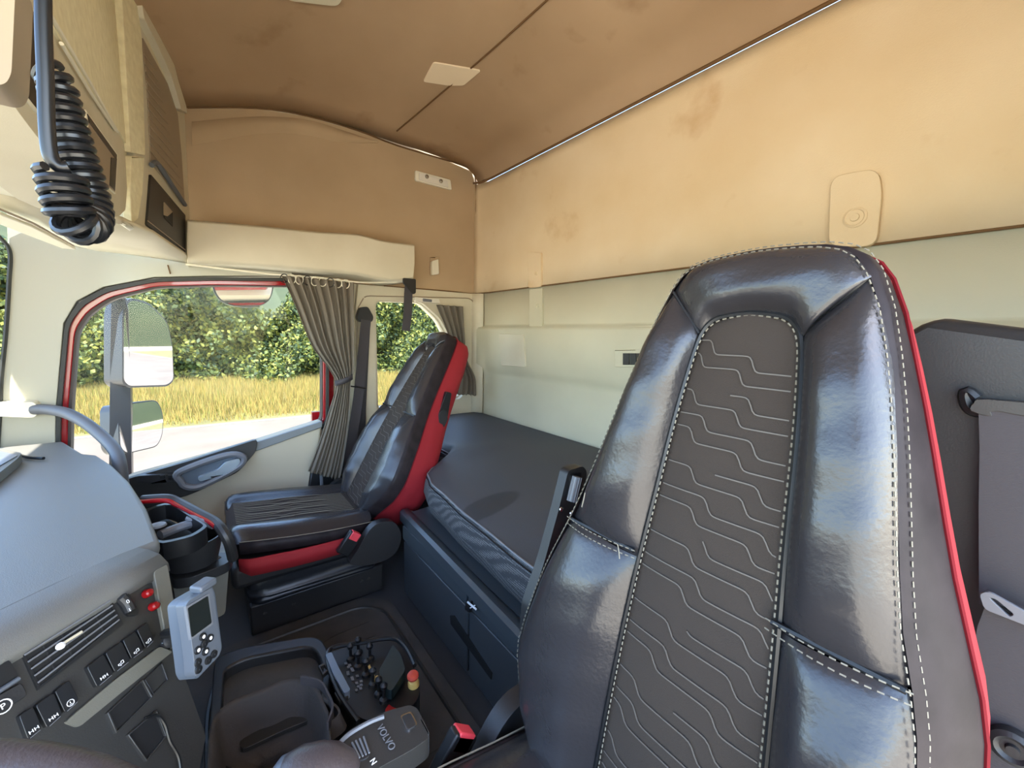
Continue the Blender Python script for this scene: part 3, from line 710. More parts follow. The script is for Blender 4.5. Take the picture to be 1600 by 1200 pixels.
# folded armrest bracket on the driver's seat
ab = MB().slab([rounded([P(u, v, 'x', .50) for u, v in ((888, 735), (912, 728), (918, 738), (908, 790), (880, 850), (850, 920), (835, 990), (822, 1000), (826, 950), (850, 880), (872, 800))], .008, 3)], (.02, 0, 0)).build('armrest_bracket', M['dark'], ds, bevel=.004)
MB().slab([rounded([P(u, v, 'x', .497) for u, v in ((892, 742), (909, 738), (904, 782), (888, 786))], .005, 2)], (.004, 0, 0)).build('bracket_recess', M['deep'], ab)
a_, b_ = P(902, 745, 'x', .488), P(893, 783, 'x', .488)
kn = MB(); kn.tube([a_, b_], .008, 16); 
for k in range(10):
    an = k/10*2*math.pi; ax_ = (b_-a_).normalized(); s1 = ax_.cross(Vector((1, 0, 0))).normalized(); s2 = ax_.cross(s1)
    o_ = (s1*math.cos(an)+s2*math.sin(an))*.008; kn.tube([a_+o_, b_+o_], .0014, 4)
kn.build('height_thumbwheel', M['grey'], ab)
for u, v in ((877, 796), (893, 802)): MB().lathe(P(u, v, 'x', .497), (-1, 0, 0), [(.005, 0), (.004, .002), (.001, .003)], 10).build('bolt', M['steel'], ab)
# loose threads
for L in (((914, 770), (912, 780), (909, 792)), ((965, 850), (967, 862), (968, 873))):
    MB().tube([P(u, v, 'y', -.408) for u, v in L], .0009, 4).build('loose_thread', M['stitch'], dshell)
# front edge stitching of the driver's cushion
ed = [(560, 1230), (600, 1205), (650, 1190), (700, 1187), (740, 1190), (790, 1194), (840, 1186), (880, 1175)]

# ------------------------------------------------------------------ bunk
cab = thing('bunk_cabinet', (1.0, -.65, 0), 'dark grey storage cabinet under the bunk between the two seats', 'cabinet')
def CY(x): return -.597+.034*(1.49-x)/.83   # front line of the cabinet top
body = MB(); body.slab([[Vector((-.25, -.60, 0)), Vector((1.47, -.60, 0)), Vector((1.49, -.90, 0)), Vector((2.19, -.92, 0)), Vector((2.19, -1.36, 0)), Vector((-.25, -1.36, 0))]], (0, 0, .345))
cb = body.build('body', M['cab'], cab)
lp = MB(); lpts = [Vector((x, CY(x) if .5 < x < 1.5 else CY(max(.5, min(1.5, x))), .338)) for x in (-.2, .3, .6, .8, 1.0, 1.2, 1.4, 1.5)]
lp.grid([[p+Vector((0, -.05, -.01)), p+Vector((0, -.02, .012)), p+Vector((0, 0, .014)), p+Vector((0, .012, .006)), p+Vector((0, .012, -.03)), p+Vector((0, -.004, -.034))] for p in lpts]).build('top_rail', M['lip'], cab, solid=.004)
for x0, x1 in ((.98, 1.47), (.50, .97)):
    yv = -.588
    dr = MB().slab([rounded([Vector((x0, yv, .02)), Vector((x1, yv, .02)), Vector((x1, yv, .235)), Vector((x0, yv, .235))], .01, 2)], (0, -.02, 0)).build('drawer_front', M['cab'], cab, bevel=.004)
    d2 = MB().slab([rounded([Vector((x0, yv+.004, .245)), Vector((x1, yv+.004, .245)), Vector((x1, yv+.004, .30)), Vector((x0, yv+.004, .30))], .008, 2)], (0, -.02, 0)).build('upper_flap', M['lip'], cab, bevel=.004)
MB().slab([PY([(703, 962), (709, 962), (768, 1052), (767, 1062), (704, 975)], -.585)], (0, -.02, 0)).build('grip_slot', M['deep'], cab)
hn = MB(); hn.slab([PY([(728, 940), (735, 940), (733, 958), (726, 952)], -.575)], (0, -.02, 0)); hn.build('catch', M['black'], cab)
hn = MB(); hn.tube(PY([(731, 941), (744, 952)], -.572), .003, 6); hn.tube(PY([(735, 950), (742, 946)], -.572), .002, 6); hn.build('catch_pin', M['white'], cab)
# mattress
mt = thing('bunk_mattress', (1.0, -1.0, .345), 'dark grey bunk mattress along the rear wall with piped front edge', 'mattress')
def fy(x):   # front edge in plan
    ks = [(-.3, -.66), (.3, -.62), (.7, -.60), (1.0, -.615), (1.3, -.640), (1.46, -.68), (1.54, -.80), (1.62, -.88), (2.22, -.90)]
    for (a, b), (c, d) in zip(ks, ks[1:]):
        if a <= x <= c: t = (x-a)/(c-a); t = t*t*(3-2*t); return b+(d-b)*t
    return ks[-1][1]
xs = list(np.linspace(-.28, 2.2, 50)); tp = MB(); rr = []; edge_pts = []
def hump(x, y):
    return .03*math.exp(-((x-1.60)/.12)**2-((y+.86)/.08)**2)-.014*math.exp(-((x-1.45)/.10)**2-((y+.90)/.06)**2)+.008*math.sin(x*7)*math.sin(y*9)
for x in xs:
    f0 = fy(x); row = []
    for t in (0, .03, .08, .16, .28, .42, .58, .75, .9, .97, 1):
        y = lerp(f0, YR+.012, t)
        z = .498+.055*(1-(1-min(1, t*1.6))**2)+hump(x, y)*(1 if 0 < t < 1 else 0)
        if t >= .97: z -= .006
        row.append(Vector((x, y, z)))
    rr.append(row); edge_pts.append(row[0]+Vector((0, .001, 0)))
tp.grid(rr).build('top_panel', M['mattress'], mt, ang=0)
fs = MB(); fs.grid([[Vector((x, fy(x), .498)), Vector((x, fy(x)+.012, .47)), Vector((x, fy(x)+.018, .43)), Vector((x, fy(x)+.004, .385)), Vector((x, fy(x)-.03, .352)), Vector((x, fy(x)-.12, .348))] for x in xs])
fs.build('front_panel', M['dots'], mt, ang=0)['label'] = 'dotted cloth front'
MB().tube(edge_pts, .003, 6).build('piping', M['stitch'] if 0 else M['grey'], mt)
MB().tube([p+Vector((0, .006, -.01)) for p in edge_pts], .0018, 5).build('seam_line', M['black'], mt)
# oval patch worn on the mattress top
ov = []
for a in np.linspace(0, 2*math.pi, 33)[:-1]:
    u = 764+50*math.cos(a); v = 777+22*math.sin(a)-.28*50*math.cos(a)
    ov.append((u, v))
# it stays inside the cloth as a thin darker stain panel

# ------------------------------------------------------------------ rear-left pillar with seat belt
pp = struct(MB().slab([[Vector((.135, -.75, -.02+.02)), Vector((.14, -.75, .9)), Vector((.13, -.75, 1.06)), Vector((.10, -.75, 1.083)), Vector((-.33, -.75, 1.0)), Vector((-.33, -.75, 0))]], (0, -.10, 0)).build('trim_17', M['dark'], bevel=.015, seg=3))
bt = thing('driver_seat_belt', (.0, -.73, .9), 'wide black seat belt hanging on the dark pillar right of the driver seat', 'seat belt')
MB().tube(catmull(PY([(1525, 622), (1512, 612), (1509, 622), (1518, 640), (1545, 645), (1640, 655)], -.735), 4), .007, 8).build('guide_slot', M['black'], bt)
MB().slab([catmull(PY([(1520, 640), (1524, 628), (1545, 622), (1700, 640), (1700, 665), (1560, 640), (1552, 648)], -.74), 3, True)], (0, .018, 0)).build('guide_bar', M['face'], bt, bevel=.003)
wb = MB(); wb.ribbon(PY([(1590, 640), (1592, 700), (1590, 800), (1590, 900), (1590, 960)], -.725), [Vector((1, 0, 0))]*5, .058, .003)
wb.ribbon(PY([(1600, 950), (1580, 1000), (1565, 1080), (1558, 1160), (1550, 1260)], -.70), [Vector((1, 0, 0))]*5, .05, .003)
wb.build('webbing', M['belt'], bt)
tg = MB(); tg.slab([rounded(PY([(1530, 925), (1546, 922), (1640, 975), (1640, 990), (1538, 950)], -.69), .004, 2), rounded(PY([(1546, 932), (1556, 934), (1585, 958), (1578, 962)], -.69), .002, 2)], (0, .004, 0))
tg.build('tongue', M['grey'], bt, bevel=.001)
tp2 = MB(); tp2.slab([PY([(1534, 938), (1600, 978), (1640, 1000), (1640, 985), (1580, 955)], -.693)], (0, -.02, 0)); tp2.build('tongue_grip', M['black'], bt, bevel=.002)
MB().lathe(P(1583, 1166, 'y', -.692), (0, 1, 0), [(.019, -.004), (.019, .006), (.014, .009), (.010, .006), (.006, .006), (.005, .010), (.0001, .010)], 24).build('stop_button', M['dark'], bt)
lb = thing('belt_tag', P(1530, 1010, 'y', -.71), 'small cream label tag between driver seat and belt', 'label')
MB().slab([PY([(1526, 1006), (1540, 992), (1543, 1010), (1531, 1035)], -.715)], (0, -.003, 0)).build('card', M['cream2'], lb)

# ------------------------------------------------------------------ floor mat
fm = thing('floor_mat', (1.1, -.2, .0), 'large ribbed black rubber floor mat with raised rim between the seats', 'mat')
mo = [Vector(p) for p in ((.25, -.53, 0), (1.46, -.53, 0), (1.545, -.45, 0), (1.545, .0, 0), (1.50, .12, 0), (.9, .16, 0), (.25, .10, 0))]
MB().slab([rounded(mo, .08, 6)], (0, 0, .010)).build('mat_sheet', M['mat'], fm, bevel=.003)
ri = rounded([Vector((.30, -.49, .012)), Vector((1.42, -.49, .012)), Vector((1.49, -.42, .012)), Vector((1.49, .0, .012)), Vector((1.3, .05, .012)), Vector((.3, .05, .012))], .09, 6)
MB().tube(ri, .006, 6, closed=True).build('raised_rim', M['face'], fm)
gr = MB()
for k in range(9):
    x = .75+k*.08; pts = []
    for y in np.linspace(-.42, 0, 30):
        pts.append(Vector((x+.018*(1/(1+math.exp(-(y+.12+.05*(k % 3))*90)))-.018*(1/(1+math.exp(-(y+.28+.04*(k % 2))*90))), y, .0115)))
    gr.ribbon(pts, [Vector((1, 0, 0))]*30, .0025, .001)
gr.build('embossed_lines', M['face'], fm, smooth=False)

# ------------------------------------------------------------------ tunnel tray in front of the seats (moulded pocket beside the dash)
tt = thing('console_tray', (1.15, .0, .1), 'dark moulded storage tray with raised rounded rim below the hand terminal', 'tray')
ZT = .17
trm = rounded(PZ([(322, 1000), (345, 1015), (470, 975), (600, 945), (620, 965), (500, 1010), (395, 1040), (368, 1060), (355, 1100), (352, 1200), (318, 1200), (312, 1100)], .03), .04, 3)
to = rounded(PZ([(335, 1025), (380, 1010), (500, 990), (520, 1030), (500, 1210), (320, 1215)], ZT), .05, 5)
ti_ = rounded(PZ([(350, 1045), (385, 1028), (490, 1008), (505, 1040), (488, 1195), (342, 1200)], ZT), .05, 5)
ring('rim', to, ti_, (0, 0, -.14), M['dark'], tt, bevel=.006)
MB().slab([PZ([(345, 1040), (385, 1026), (490, 1006), (508, 1040), (490, 1200), (338, 1205)], ZT-.03)], (0, 0, -.01)).build('tray_floor', M['mat'], tt)

# ------------------------------------------------------------------ black bag
def noisep(a, s): return .5*math.sin(a*3.1+s)+.3*math.sin(a*5.3+2*s)+.2*math.sin(a*8.7+s*3)
bgp = thing('storage_bag', P(430, 1130, 'z', .2), 'open black cloth bag standing behind the gear selector', 'bag')
rimL = catmull(PZ([(328, 1135), (345, 1105), (400, 1078), (465, 1057), (500, 1075), (515, 1130), (520, 1200), (440, 1240), (330, 1230)], .26), 4, True)
cB = sum(rimL, Vector())/len(rimL)
def shr(k, z, am): return [Vector((cB.x+(p.x-cB.x)*k+am*noisep(i*.3, z*9), cB.y+(p.y-cB.y)*k+am*noisep(i*.25, z*5+1), z+am*.5*noisep(i*.4, 2))) for i, p in enumerate(rimL)]
bgm = MB(); bgm.grid([shr(.3, .146, .0), shr(.84, .148, .003), shr(.93, .165, .004), shr(1.0, .20, .006), shr(1.0, .25, .005), shr(.97, .262, .004), shr(.92, .25, .004), shr(.84, .20, .006), shr(.78, .165, .005), shr(.3, .158, .003)], closed=True)
bgm.build('bag_body', M['bag'], bgp, ang=0)
MB().ribbon(catmull(PZ([(470, 1062), (500, 1070), (513, 1090), (520, 1110), (512, 1135)], .27), 4), Vector((0, 0, 1)), .02, .004).build('strap', M['belt'], bgp)
MB().ribbon(catmull(PZ([(508, 1100), (530, 1115), (534, 1128), (516, 1142)], .25), 4), Vector((.3, .3, 1)), .035, .004).build('side_tab', M['bag'], bgp)
MB().slab([rounded(PZ([(372, 1158), (440, 1120), (500, 1105), (505, 1116), (445, 1140), (378, 1172)], .18), .01, 2)], (0, 0, -.01)).build('inner_panel', M['face'], bgp, bevel=.003)

# ------------------------------------------------------------------ remote controller
ZC = .20
rc = thing('remote_controller', P(585, 1065, 'z', .02), 'black radio remote control box with levers and red stop button on the floor', 'remote control')
bo_ = rounded(PZ([(512, 1020), (560, 1005), (612, 997), (632, 1010), (640, 1035), (652, 1050), (657, 1078), (650, 1100), (610, 1118), (575, 1128), (545, 1110), (525, 1070)], ZC-.03), .02, 3)
MB().slab([bo_], (0, 0, -.10)).build('housing', M['black'], rc, bevel=.012, seg=3)
hr = catmull(PZ([(560, 1128), (535, 1092), (520, 1060), (512, 1030), (520, 1012), (565, 1004), (612, 997), (634, 1012), (648, 1040)], ZC), 4)
MB().tube(hr, .006, 8).build('guard_rail', M['black'], rc)
MB().slab([rounded(PZ([(508, 1022), (518, 1018), (528, 1040), (548, 1078), (538, 1084), (520, 1052)], ZC+.01), .006, 2)], (0, 0, -.02)).build('front_handle', mat('blue_grey_plastic', (108, 124, 142), .35), rc, bevel=.004)['label'] = 'blue grey handle'
for pts in (((497, 1040), (508, 1034), (514, 1046), (504, 1054)), ((522, 1082), (536, 1074), (545, 1088), (530, 1096))):
    L_ = PZ(pts, ZC-.0); c_ = sum(L_, Vector())/4
    ring('strap_eye', L_, [lerp(p, c_, .4) for p in L_], (0, 0, -.012), M['face'], rc, bevel=.002)
MB().slab([rounded(PZ([(592, 1048), (614, 1006), (626, 1022), (634, 1046), (612, 1080), (602, 1075)], ZC+.004), .008, 2)], (0, 0, -.025)).build('display_hood', mat('teal_dark', (26, 40, 42), .3), rc, bevel=.004)
js = MB()
for u, v in ((548, 1030), (560, 1042), (572, 1055), (583, 1070), (592, 1085), (560, 1020), (578, 1030), (600, 1095)):
    p = P(u, v, 'z', ZC-.03); js2 = MB(); js2.lathe(p, (0, 0, 1), [(.012, 0), (.010, .006), (.004, .010), (.004, .030), (.008, .034), (.009, .042), (.003, .048)], 10); js2.build('lever', M['dark'] if u % 2 else M['black'], rc)
dc = MB(); rnd = random.Random(3)
for k in range(16):
    u = 534+rnd.random()*16+k*1.2; v = 1035+k*2.8
    dc.slab([PZ([(u, v), (u+4, v-1), (u+5, v+2), (u+1, v+3)], ZC-.027)], (0, 0, -.002))
dc.build('printed_labels', M['grey'], rc, smooth=False)
yk = MB()
for u, v in ((575, 1041), (580, 1050), (577, 1046)): yk.slab([PZ([(u, v), (u+3, v-3), (u+6, v+6), (u+3, v+7)], ZC-.025)], (0, 0, -.003))
yk.lathe(P(589, 1063, 'z', ZC-.02), (0, 0, 1), [(.007, 0), (.007, .006), (.004, .010)], 12)
yk.build('yellow_markers', M['yellow'], rc, smooth=False)
ep = P(646, 1066, 'z', ZC-.02)
eb = MB().lathe(ep, (-.1, .1, 1), [(.014, -.012), (.014, .0), (.012, .006), (.009, .008)], 20).build('stop_button_base', M['yellow'], rc)
MB().lathe(ep+Vector((-.001, .001, .010)), (-.1, .1, 1), [(.007, 0), (.007, .004), (.0135, .006), (.0145, .012), (.012, .016), (.006, .018), (.001, .018)], 20).build('stop_button', M['redcap'], eb)['label'] = 'red mushroom stop button'
MB().slab([rounded(PZ([(602, 1108), (608, 1100), (612, 1104), (628, 1110), (615, 1120), (602, 1118)], ZC-.02), .003, 2)], (0, 0, -.02)).build('red_key', M['redplastic'], rc, bevel=.002)

# ------------------------------------------------------------------ gear selector
gs = thing('gear_selector', P(600, 1150, 'z', .3), 'dark grey gear selector handle with silver edge left of the driver seat', 'gear selector')
ZG = .50
body = rounded(PZ([(522, 1166), (545, 1140), (600, 1112), (640, 1101), (652, 1106), (668, 1138), (671, 1152), (650, 1168), (610, 1190), (570, 1212), (530, 1225)], ZG), .012, 3)
gb = MB().slab([body], (0, 0, -.03)).build('housing', M['face'], gs, bevel=.006, seg=3)
MB().slab([rounded(PZ([(545, 1212), (612, 1172), (668, 1136), (672, 1150), (615, 1192), (552, 1232)], ZG-.028), .006, 2)], (0, 0, -.03)).build('silver_edge', M['silver'], gs, bevel=.004)['label'] = 'silver side strip'
MB().tube(catmull(PZ([(524, 1168), (545, 1148), (575, 1130), (600, 1120)], ZG+.001), 4), .003, 6).build('chrome_edge', M['grey'], gs)
bu = rounded(PZ([(625, 1118), (642, 1111), (653, 1132), (636, 1143)], ZG+.0015), .004, 3)
MB().slab([bu], (0, 0, -.004)).build('release_button_rim', M['steel'], gs)
MB().slab([rounded(PZ([(627, 1119), (641, 1113), (651, 1132), (637, 1141)], ZG+.003), .004, 3)], (0, 0, -.004)).build('release_button', M['dark'], gs, bevel=.001)
gr2 = MB(); gr2.slab([rounded(PZ([(545, 1162), (565, 1152), (576, 1165), (578, 1182), (562, 1190)], ZG+.002), .008, 3)], (0, 0, -.004)); gr2.build('thumb_pad', M['dark'], gs, bevel=.001)
rb = MB()
for k in range(4): rb.tube(PZ([(550+k*6, 1160-k*3), (562+k*5, 1184-k*2.5)], ZG+.003), .0012, 5)
rb.build('pad_ribs', M['grey'], gs)
fc = D.curves.new('lettering', 'FONT'); fc.body = 'VOLVO'; fc.size = .014; fc.extrude = .0004; fc.align_x = 'CENTER'; fc.align_y = 'CENTER'
tx = D.objects.new('embossed_lettering', fc); COL.objects.link(tx)
pa, pb_ = P(596, 1140, 'z', ZG+.0022), P(610, 1164, 'z', ZG+.0022)
xa = (pb_-pa).normalized(); za = Vector((0, 0, 1)); ya = za.cross(xa)
mm = Matrix((xa, ya, za)).transposed().to_4x4(); mm.translation = (pa+pb_)/2
me_ = None
bpy.context.view_layer.update()
dg = bpy.context.evaluated_depsgraph_get(); me_ = D.meshes.new_from_object(tx.evaluated_get(dg)); D.objects.remove(tx)
def textmesh(txt, size, mtx, mat_, parent, name='lettering', ext=.0004):
    fc = D.curves.new('t', 'FONT'); fc.body = txt; fc.size = size; fc.extrude = ext; fc.align_x = 'CENTER'; fc.align_y = 'CENTER'
    t_ = D.objects.new('t', fc); COL.objects.link(t_); bpy.context.view_layer.update()
    me = D.meshes.new_from_object(t_.evaluated_get(bpy.context.evaluated_depsgraph_get())); D.objects.remove(t_)
    o = D.objects.new(name, me); COL.objects.link(o); me.materials.clear(); me.materials.append(mat_); me.transform(mtx)
    if parent is not None:
        me.transform(Matrix.Translation(-worldloc(parent))); o.parent = parent
    return o
textmesh('VOLVO', .013, mm, M['grey'], gs, 'embossed_lettering')
mm2 = mm.copy(); mm2.translation = P(583, 1190, 'z', ZG+.002); textmesh('N', .010, mm2, M['white'], gs, 'gear_letter')
st_ = MB(); st_.tube([P(590, 1180, 'z', .45), P(620, 1200, 'z', .12), P(640, 1230, 'z', .02)], .018, 10); st_.build('support_arm', M['black'], gs)
kb = thing('selector_knob', P(480, 1195, 'z', .48), 'glossy dark knob with pale silver cap at the bottom edge of the view', 'knob')
kc = P(478, 1218, 'z', .49); kax = (P(435, 1200, 'z', .49)-P(520, 1190, 'z', .49)).normalized()
MB().lathe(kc-kax*.035, kax, [(.012, -.03), (.024, -.02), (.034, 0), (.037, .02), (.035, .045), (.028, .062), (.022, .068)], 24).build('grip', M['wheel'], kb)
MB().lathe(kc-kax*.035, kax, [(.029, .058), (.026, .068), (.016, .076), (.001, .078)], 24).build('cap', M['silver'], kb)
MB().tube([kc+Vector((0, 0, -.01)), kc+Vector((.02, .0, -.28)), kc+Vector((.03, .0, -.47))], .010, 8).build('stalk', M['black'], kb)

# ------------------------------------------------------------------ dashboard
ZD = .62
dash = thing('dashboard', (1.3, .45, 0), 'grey dashboard with broad padded top filling the lower left', 'dashboard')
e1 = Vector((-.707, .707, 0)); nf = Vector((-.64, -.64, .42)).normalized()
A0 = P(258, 872, 'z', ZD)
edgeR = [P(u, v, 'z', ZD+.012) for u, v in ((130, 708), (150, 710), (178, 728), (203, 752), (228, 790), (250, 845))]
topo = [A0+e1*.75, Vector((.25, .98, ZD)), Vector((2.19, .98, ZD)), Vector((2.19, .40, ZD))]
tpoly = [Vector((2.15, .96, ZD+.012)), Vector((2.15, .43, ZD+.012))]+edgeR+[A0+Vector((0, 0, .008))]
front = [A0+e1*s for s in (.12, .24, .4, .6, .8)]
tpoly2 = tpoly+[p+Vector((0, 0, .008)) for p in front]+[Vector((.3, .96, ZD+.012))]
# padded top with rolled front lip: main slab + lip loft
inner = [p+Vector((.05, .06, 0)) for p in [A0+Vector((0, 0, .010))]+front]
tp3 = [p.copy() for p in tpoly[:-1]]+[Vector((A0.x+.03, A0.y+.06, ZD+.012))]+[Vector((p.x+.05, p.y+.05, ZD+.012)) for p in front]+[Vector((.35, .96, ZD+.012))]
MB().slab([tp3], (0, 0, -.03)).build('padded_top', M['dash'], dash, bevel=.010, seg=3)
lipm = MB(); rws = []
for s in np.linspace(-.005, .85, 12):
    p = A0+e1*s; rws.append([Vector((p.x+.055, p.y+.055, ZD+.012)), Vector((p.x+.03, p.y+.03, ZD+.011)), Vector((p.x+.012, p.y+.012, ZD+.004)), Vector((p.x, p.y, ZD-.012)), Vector((p.x-.002, p.y-.002, ZD-.028)), Vector((p.x+.01, p.y+.01, ZD-.034)), Vector((p.x+.055, p.y+.055, ZD-.03))])
nl = len(rws[0]); lipm.grid(rws); lipm.f.append(tuple(range(nl)))
lipm.build('front_lip', M['dash'], dash, ang=0)
# face plane
Fp = A0+Vector((-.0, -.0, -.03))
def FP(L, off=0): return [PL(u, v, Fp+nf*off, nf) for u, v in L]
face = FP([(262, 905), (272, 1010), (322, 1150), (310, 1210), (-20, 1210), (-20, 1040), (0, 1024), (150, 934)])
# low main body
bodyp = [Vector((A0.x+.02, A0.y+.02, 0)), Vector((A0.x+.30, A0.y+.12, 0)), Vector((2.15, .40, 0)), Vector((2.15, .95, 0)), Vector((.30, .95, 0)), Vector((.42, .64, 0))]
MB().slab([bodyp], (0, 0, ZD-.03)).build('lower_body', M['dark'], dash, bevel=.01)
fcm = MB().slab([rounded(face, .006, 2)], -nf*.03).build('switch_fascia', M['face'], dash, bevel=.003)
MB().slab([rounded(FP([(240, 893), (262, 880), (280, 990), (272, 1012), (262, 1010)], .008), .006, 2)], -nf*.05).build('end_trim', M['dash2'], dash, bevel=.004)
MB().slab([rounded(FP([(250, 1010), (270, 1018), (190, 1082), (124, 1136), (102, 1128), (180, 1062)], .006), .004, 2)], -nf*.02).build('lower_trim_strip', M['dash2'], dash, bevel=.003)
# vents
vo_ = [(36, 1018), (170, 935), (188, 972), (62, 1072)]
vt = MB().slab([rounded(FP(vo_, .002), .004, 2)], -nf*.004).build('air_vent', M['deep'], dash)
v4 = FP(vo_, .006); sl_ = MB()
for k in range(5):
    t = (k+.5)/5; a, b = lerp(v4[0], v4[3], t), lerp(v4[1], v4[2], t); sl_.tube([a, b], .0013, 6)
sl_.build('vent_slats', M['grey'], vt)
dv = MB()
for k in range(1, 5):
    t = k/5; dv.tube([lerp(v4[0], v4[1], t)-nf*.004, lerp(v4[3], v4[2], t)-nf*.004], .0012, 5)
dv.build('vent_vanes', M['black'], vt)
MB().tube(FP([(93, 1009), (128, 987)], .012), .002, 6).build('vent_lever', M['cream'], vt)
MB().lathe(FP([(93, 1010)], .010)[0], nf, [(.005, 0), (.005, .004), (.002, .006)], 10).build('vent_knob', M['white'], vt)
rg = FP([(32, 1016), (171, 930), (193, 975), (60, 1078)], .004); ri2 = FP([(37, 1019), (168, 937), (186, 971), (63, 1071)], .004)
ring('vent_frame', rg, ri2, -nf*.006, M['black'], vt)
# thumb wheel
tw = MB().slab([rounded(FP([(184, 940), (194, 915), (218, 955), (214, 962), (198, 962)], .004), .004, 2)], -nf*.008).build('dial_well', M['black'], dash)
MB().tube(catmull(FP([(188, 932), (198, 942), (205, 956)], .006), 5), [.004]+[.008]*9+[.004], 10).build('vent_dial', M['dark'], tw)
def fmat(u, v, off, rot=0):
    p = PL(u, v, Fp+nf*off, nf); xa = -e1; ya = nf.cross(xa).normalized(); r = Matrix((xa, ya, nf)).transposed().to_4x4(); r = r @ Matrix.Rotation(rot, 4, 'Z'); r.translation = p; return r
textmesh('0', .009, fmat(200, 940, .015), M['white'], tw, 'dial_mark'); textmesh('I', .008, fmat(203, 953, .013), M['white'], tw, 'dial_mark')
# red plugs
for u, v in ((228, 928), (238, 948)):
    rp = PL(u, v, Fp+nf*.002, nf)
    MB().lathe(rp, nf, [(.0075, 0), (.0075, .003), (.0065, .006), (.0065, .010), (.004, .012), (.001, .012)], 12).build('red_indicator', M['redplastic'], dash)
# rocker switches
def rocker(q, sym):
    o = MB().slab([rounded(FP(q, .008), .003, 2)], -nf*.012).build('rocker_switch', M['black'], dash, bevel=.002)
    cx = sum(a for a, b in q)/4; cy = sum(b for a, b in q)/4
    c = lerp(FP([q[2]], .0088)[0], FP([q[3]], .0088)[0], .5); c = lerp(c, PL(cx, cy, Fp+nf*.0088, nf), .35)
    xa = -e1; ya = nf.cross(xa).normalized(); mb = MB()
    for (x0, y0, x1, y1) in sym: mb.tube([c+(xa*x0+ya*y0)*.7, c+(xa*x1+ya*y1)*.7], .0005, 4)
    mb.build('switch_symbol', M['white'], o, smooth=False)
    ln = FP([q[2], q[3]], .009); MB().tube([lerp(ln[0], ln[1], .15), lerp(ln[0], ln[1], .85)], .0006, 4).build('switch_line', M['grey'], o)
axle = [(-.006, 0, -.001, 0), (-.006, .003, -.006, -.003), (-.001, .003, -.001, -.003), (.002, 0, .007, 0), (.002, .003, .002, -.003), (.007, .003, .007, -.003)]
truck = [(-.006, -.002, .005, -.002), (-.006, -.002, -.006, .001), (-.006, .001, 0, .001), (0, .001, .001, .004), (.001, .004, .005, .004), (.005, .004, .005, -.002), (-.003, -.004, -.001, -.004)]
circ = [(math.cos(a)*.006, math.sin(a)*.006, math.cos(a+.7)*.006, math.sin(a+.7)*.006) for a in np.linspace(0, 5.6, 9)]+[(0, .003, 0, -.001), (-.002, -.003, .002, -.003)]
q4 = [((136, 1042), (162, 1022), (178, 1052), (152, 1074)), ((165, 1020), (190, 1002), (204, 1032), (180, 1051)), ((192, 1000), (212, 986), (226, 1015), (206, 1030)), ((214, 984), (230, 972), (241, 1000), (228, 1013))]
for q in q4: rocker(q, truck if q[0][0] > 150 else axle)
for q, s_ in ((((86, 1080), (108, 1062), (124, 1094), (102, 1114)), circ), (((56, 1102), (84, 1082), (98, 1116), (74, 1138)), axle), (((30, 1118), (52, 1104), (66, 1138), (44, 1156)), axle)): rocker(q, s_)
# unit with silver bar at the far left
MB().slab([rounded(FP([(-30, 1060), (14, 1030), (30, 1056), (-30, 1096)], .006), .004, 2)], -nf*.008).build('display_frame', M['black'], dash)
MB().tube(FP([(-20, 1092), (30, 1060)], .010), .003, 6).build('silver_bar', M['silver'], dash)
MB().slab([rounded(FP([(-30, 1102), (34, 1066), (44, 1086), (-30, 1134)], .008), .004, 2)], -nf*.01).build('brake_switch', M['dark'], dash, bevel=.003)
pc_ = FP([(5, 1104)], .010)[0]; xa = -e1; ya = nf.cross(xa).normalized()
MB().tube([pc_+xa*math.cos(a)*.008+ya*math.sin(a)*.008 for a in np.linspace(0, 6.283, 17)[:-1]], .0008, 5, closed=True).build('brake_symbol_ring', M['white'], dash)
mm3 = fmat(5, 1104, .011); textmesh('P', .010, mm3, M['white'], dash, 'brake_symbol')
# storage pockets under the strip
for q in ([(168, 1114), (225, 1060), (240, 1088), (182, 1146)], [(200, 1148), (246, 1108), (262, 1150), (230, 1190)]):
    p_ = MB().slab([rounded(FP(q, .001), .004, 2)], -nf*.002).build('storage_pocket', M['deep'], dash)
    qq = FP(q, .006); cc = sum(qq, Vector())/4
    ring('pocket_rim', qq, [lerp(p, cc, .10) for p in qq], -nf*.012, M['face'], dash, bevel=.002)
pk = FP([(226, 1062), (254, 1034), (264, 1062), (240, 1086)], .004); cc = sum(pk, Vector())/4
ring('side_pocket_rim', pk, [lerp(p, cc, .14) for p in pk], -nf*.012, M['dark'], dash, bevel=.002)
# phone cable
cbt = thing('charging_cable', FP([(260, 1150)], .02)[0], 'thin black cable hanging over the lower dashboard pockets', 'cable')
MB().tube(catmull(FP([(226, 1122), (246, 1118), (258, 1132), (266, 1158), (280, 1185), (285, 1230)], .015), 5), .0022, 6).build('cord', M['cable'], cbt)

# raised grey binnacle piece left (windscreen base) with cable
wsb = thing('windscreen_device', (1.75, .55, ZD), 'dark flat device with pale top at the far left of the dashboard', 'device')
MB().slab([rounded(PZ([(-40, 706), (0, 700), (34, 708), (28, 716), (0, 738), (-40, 765)], ZD+.04), .01, 2)], (0, 0, -.025)).build('body', M['dash2'], wsb, bevel=.004)
MB().slab([rounded(PZ([(-40, 712), (0, 705), (28, 711), (0, 727), (-40, 750)], ZD+.043), .01, 2)], (0, 0, -.003)).build('top_glass', M['silver'], wsb)
MB().tube(catmull(PZ([(-10, 702), (15, 706), (40, 714), (68, 716)], ZD+.02), 5), .005, 6).build('cable', M['cable'], wsb)

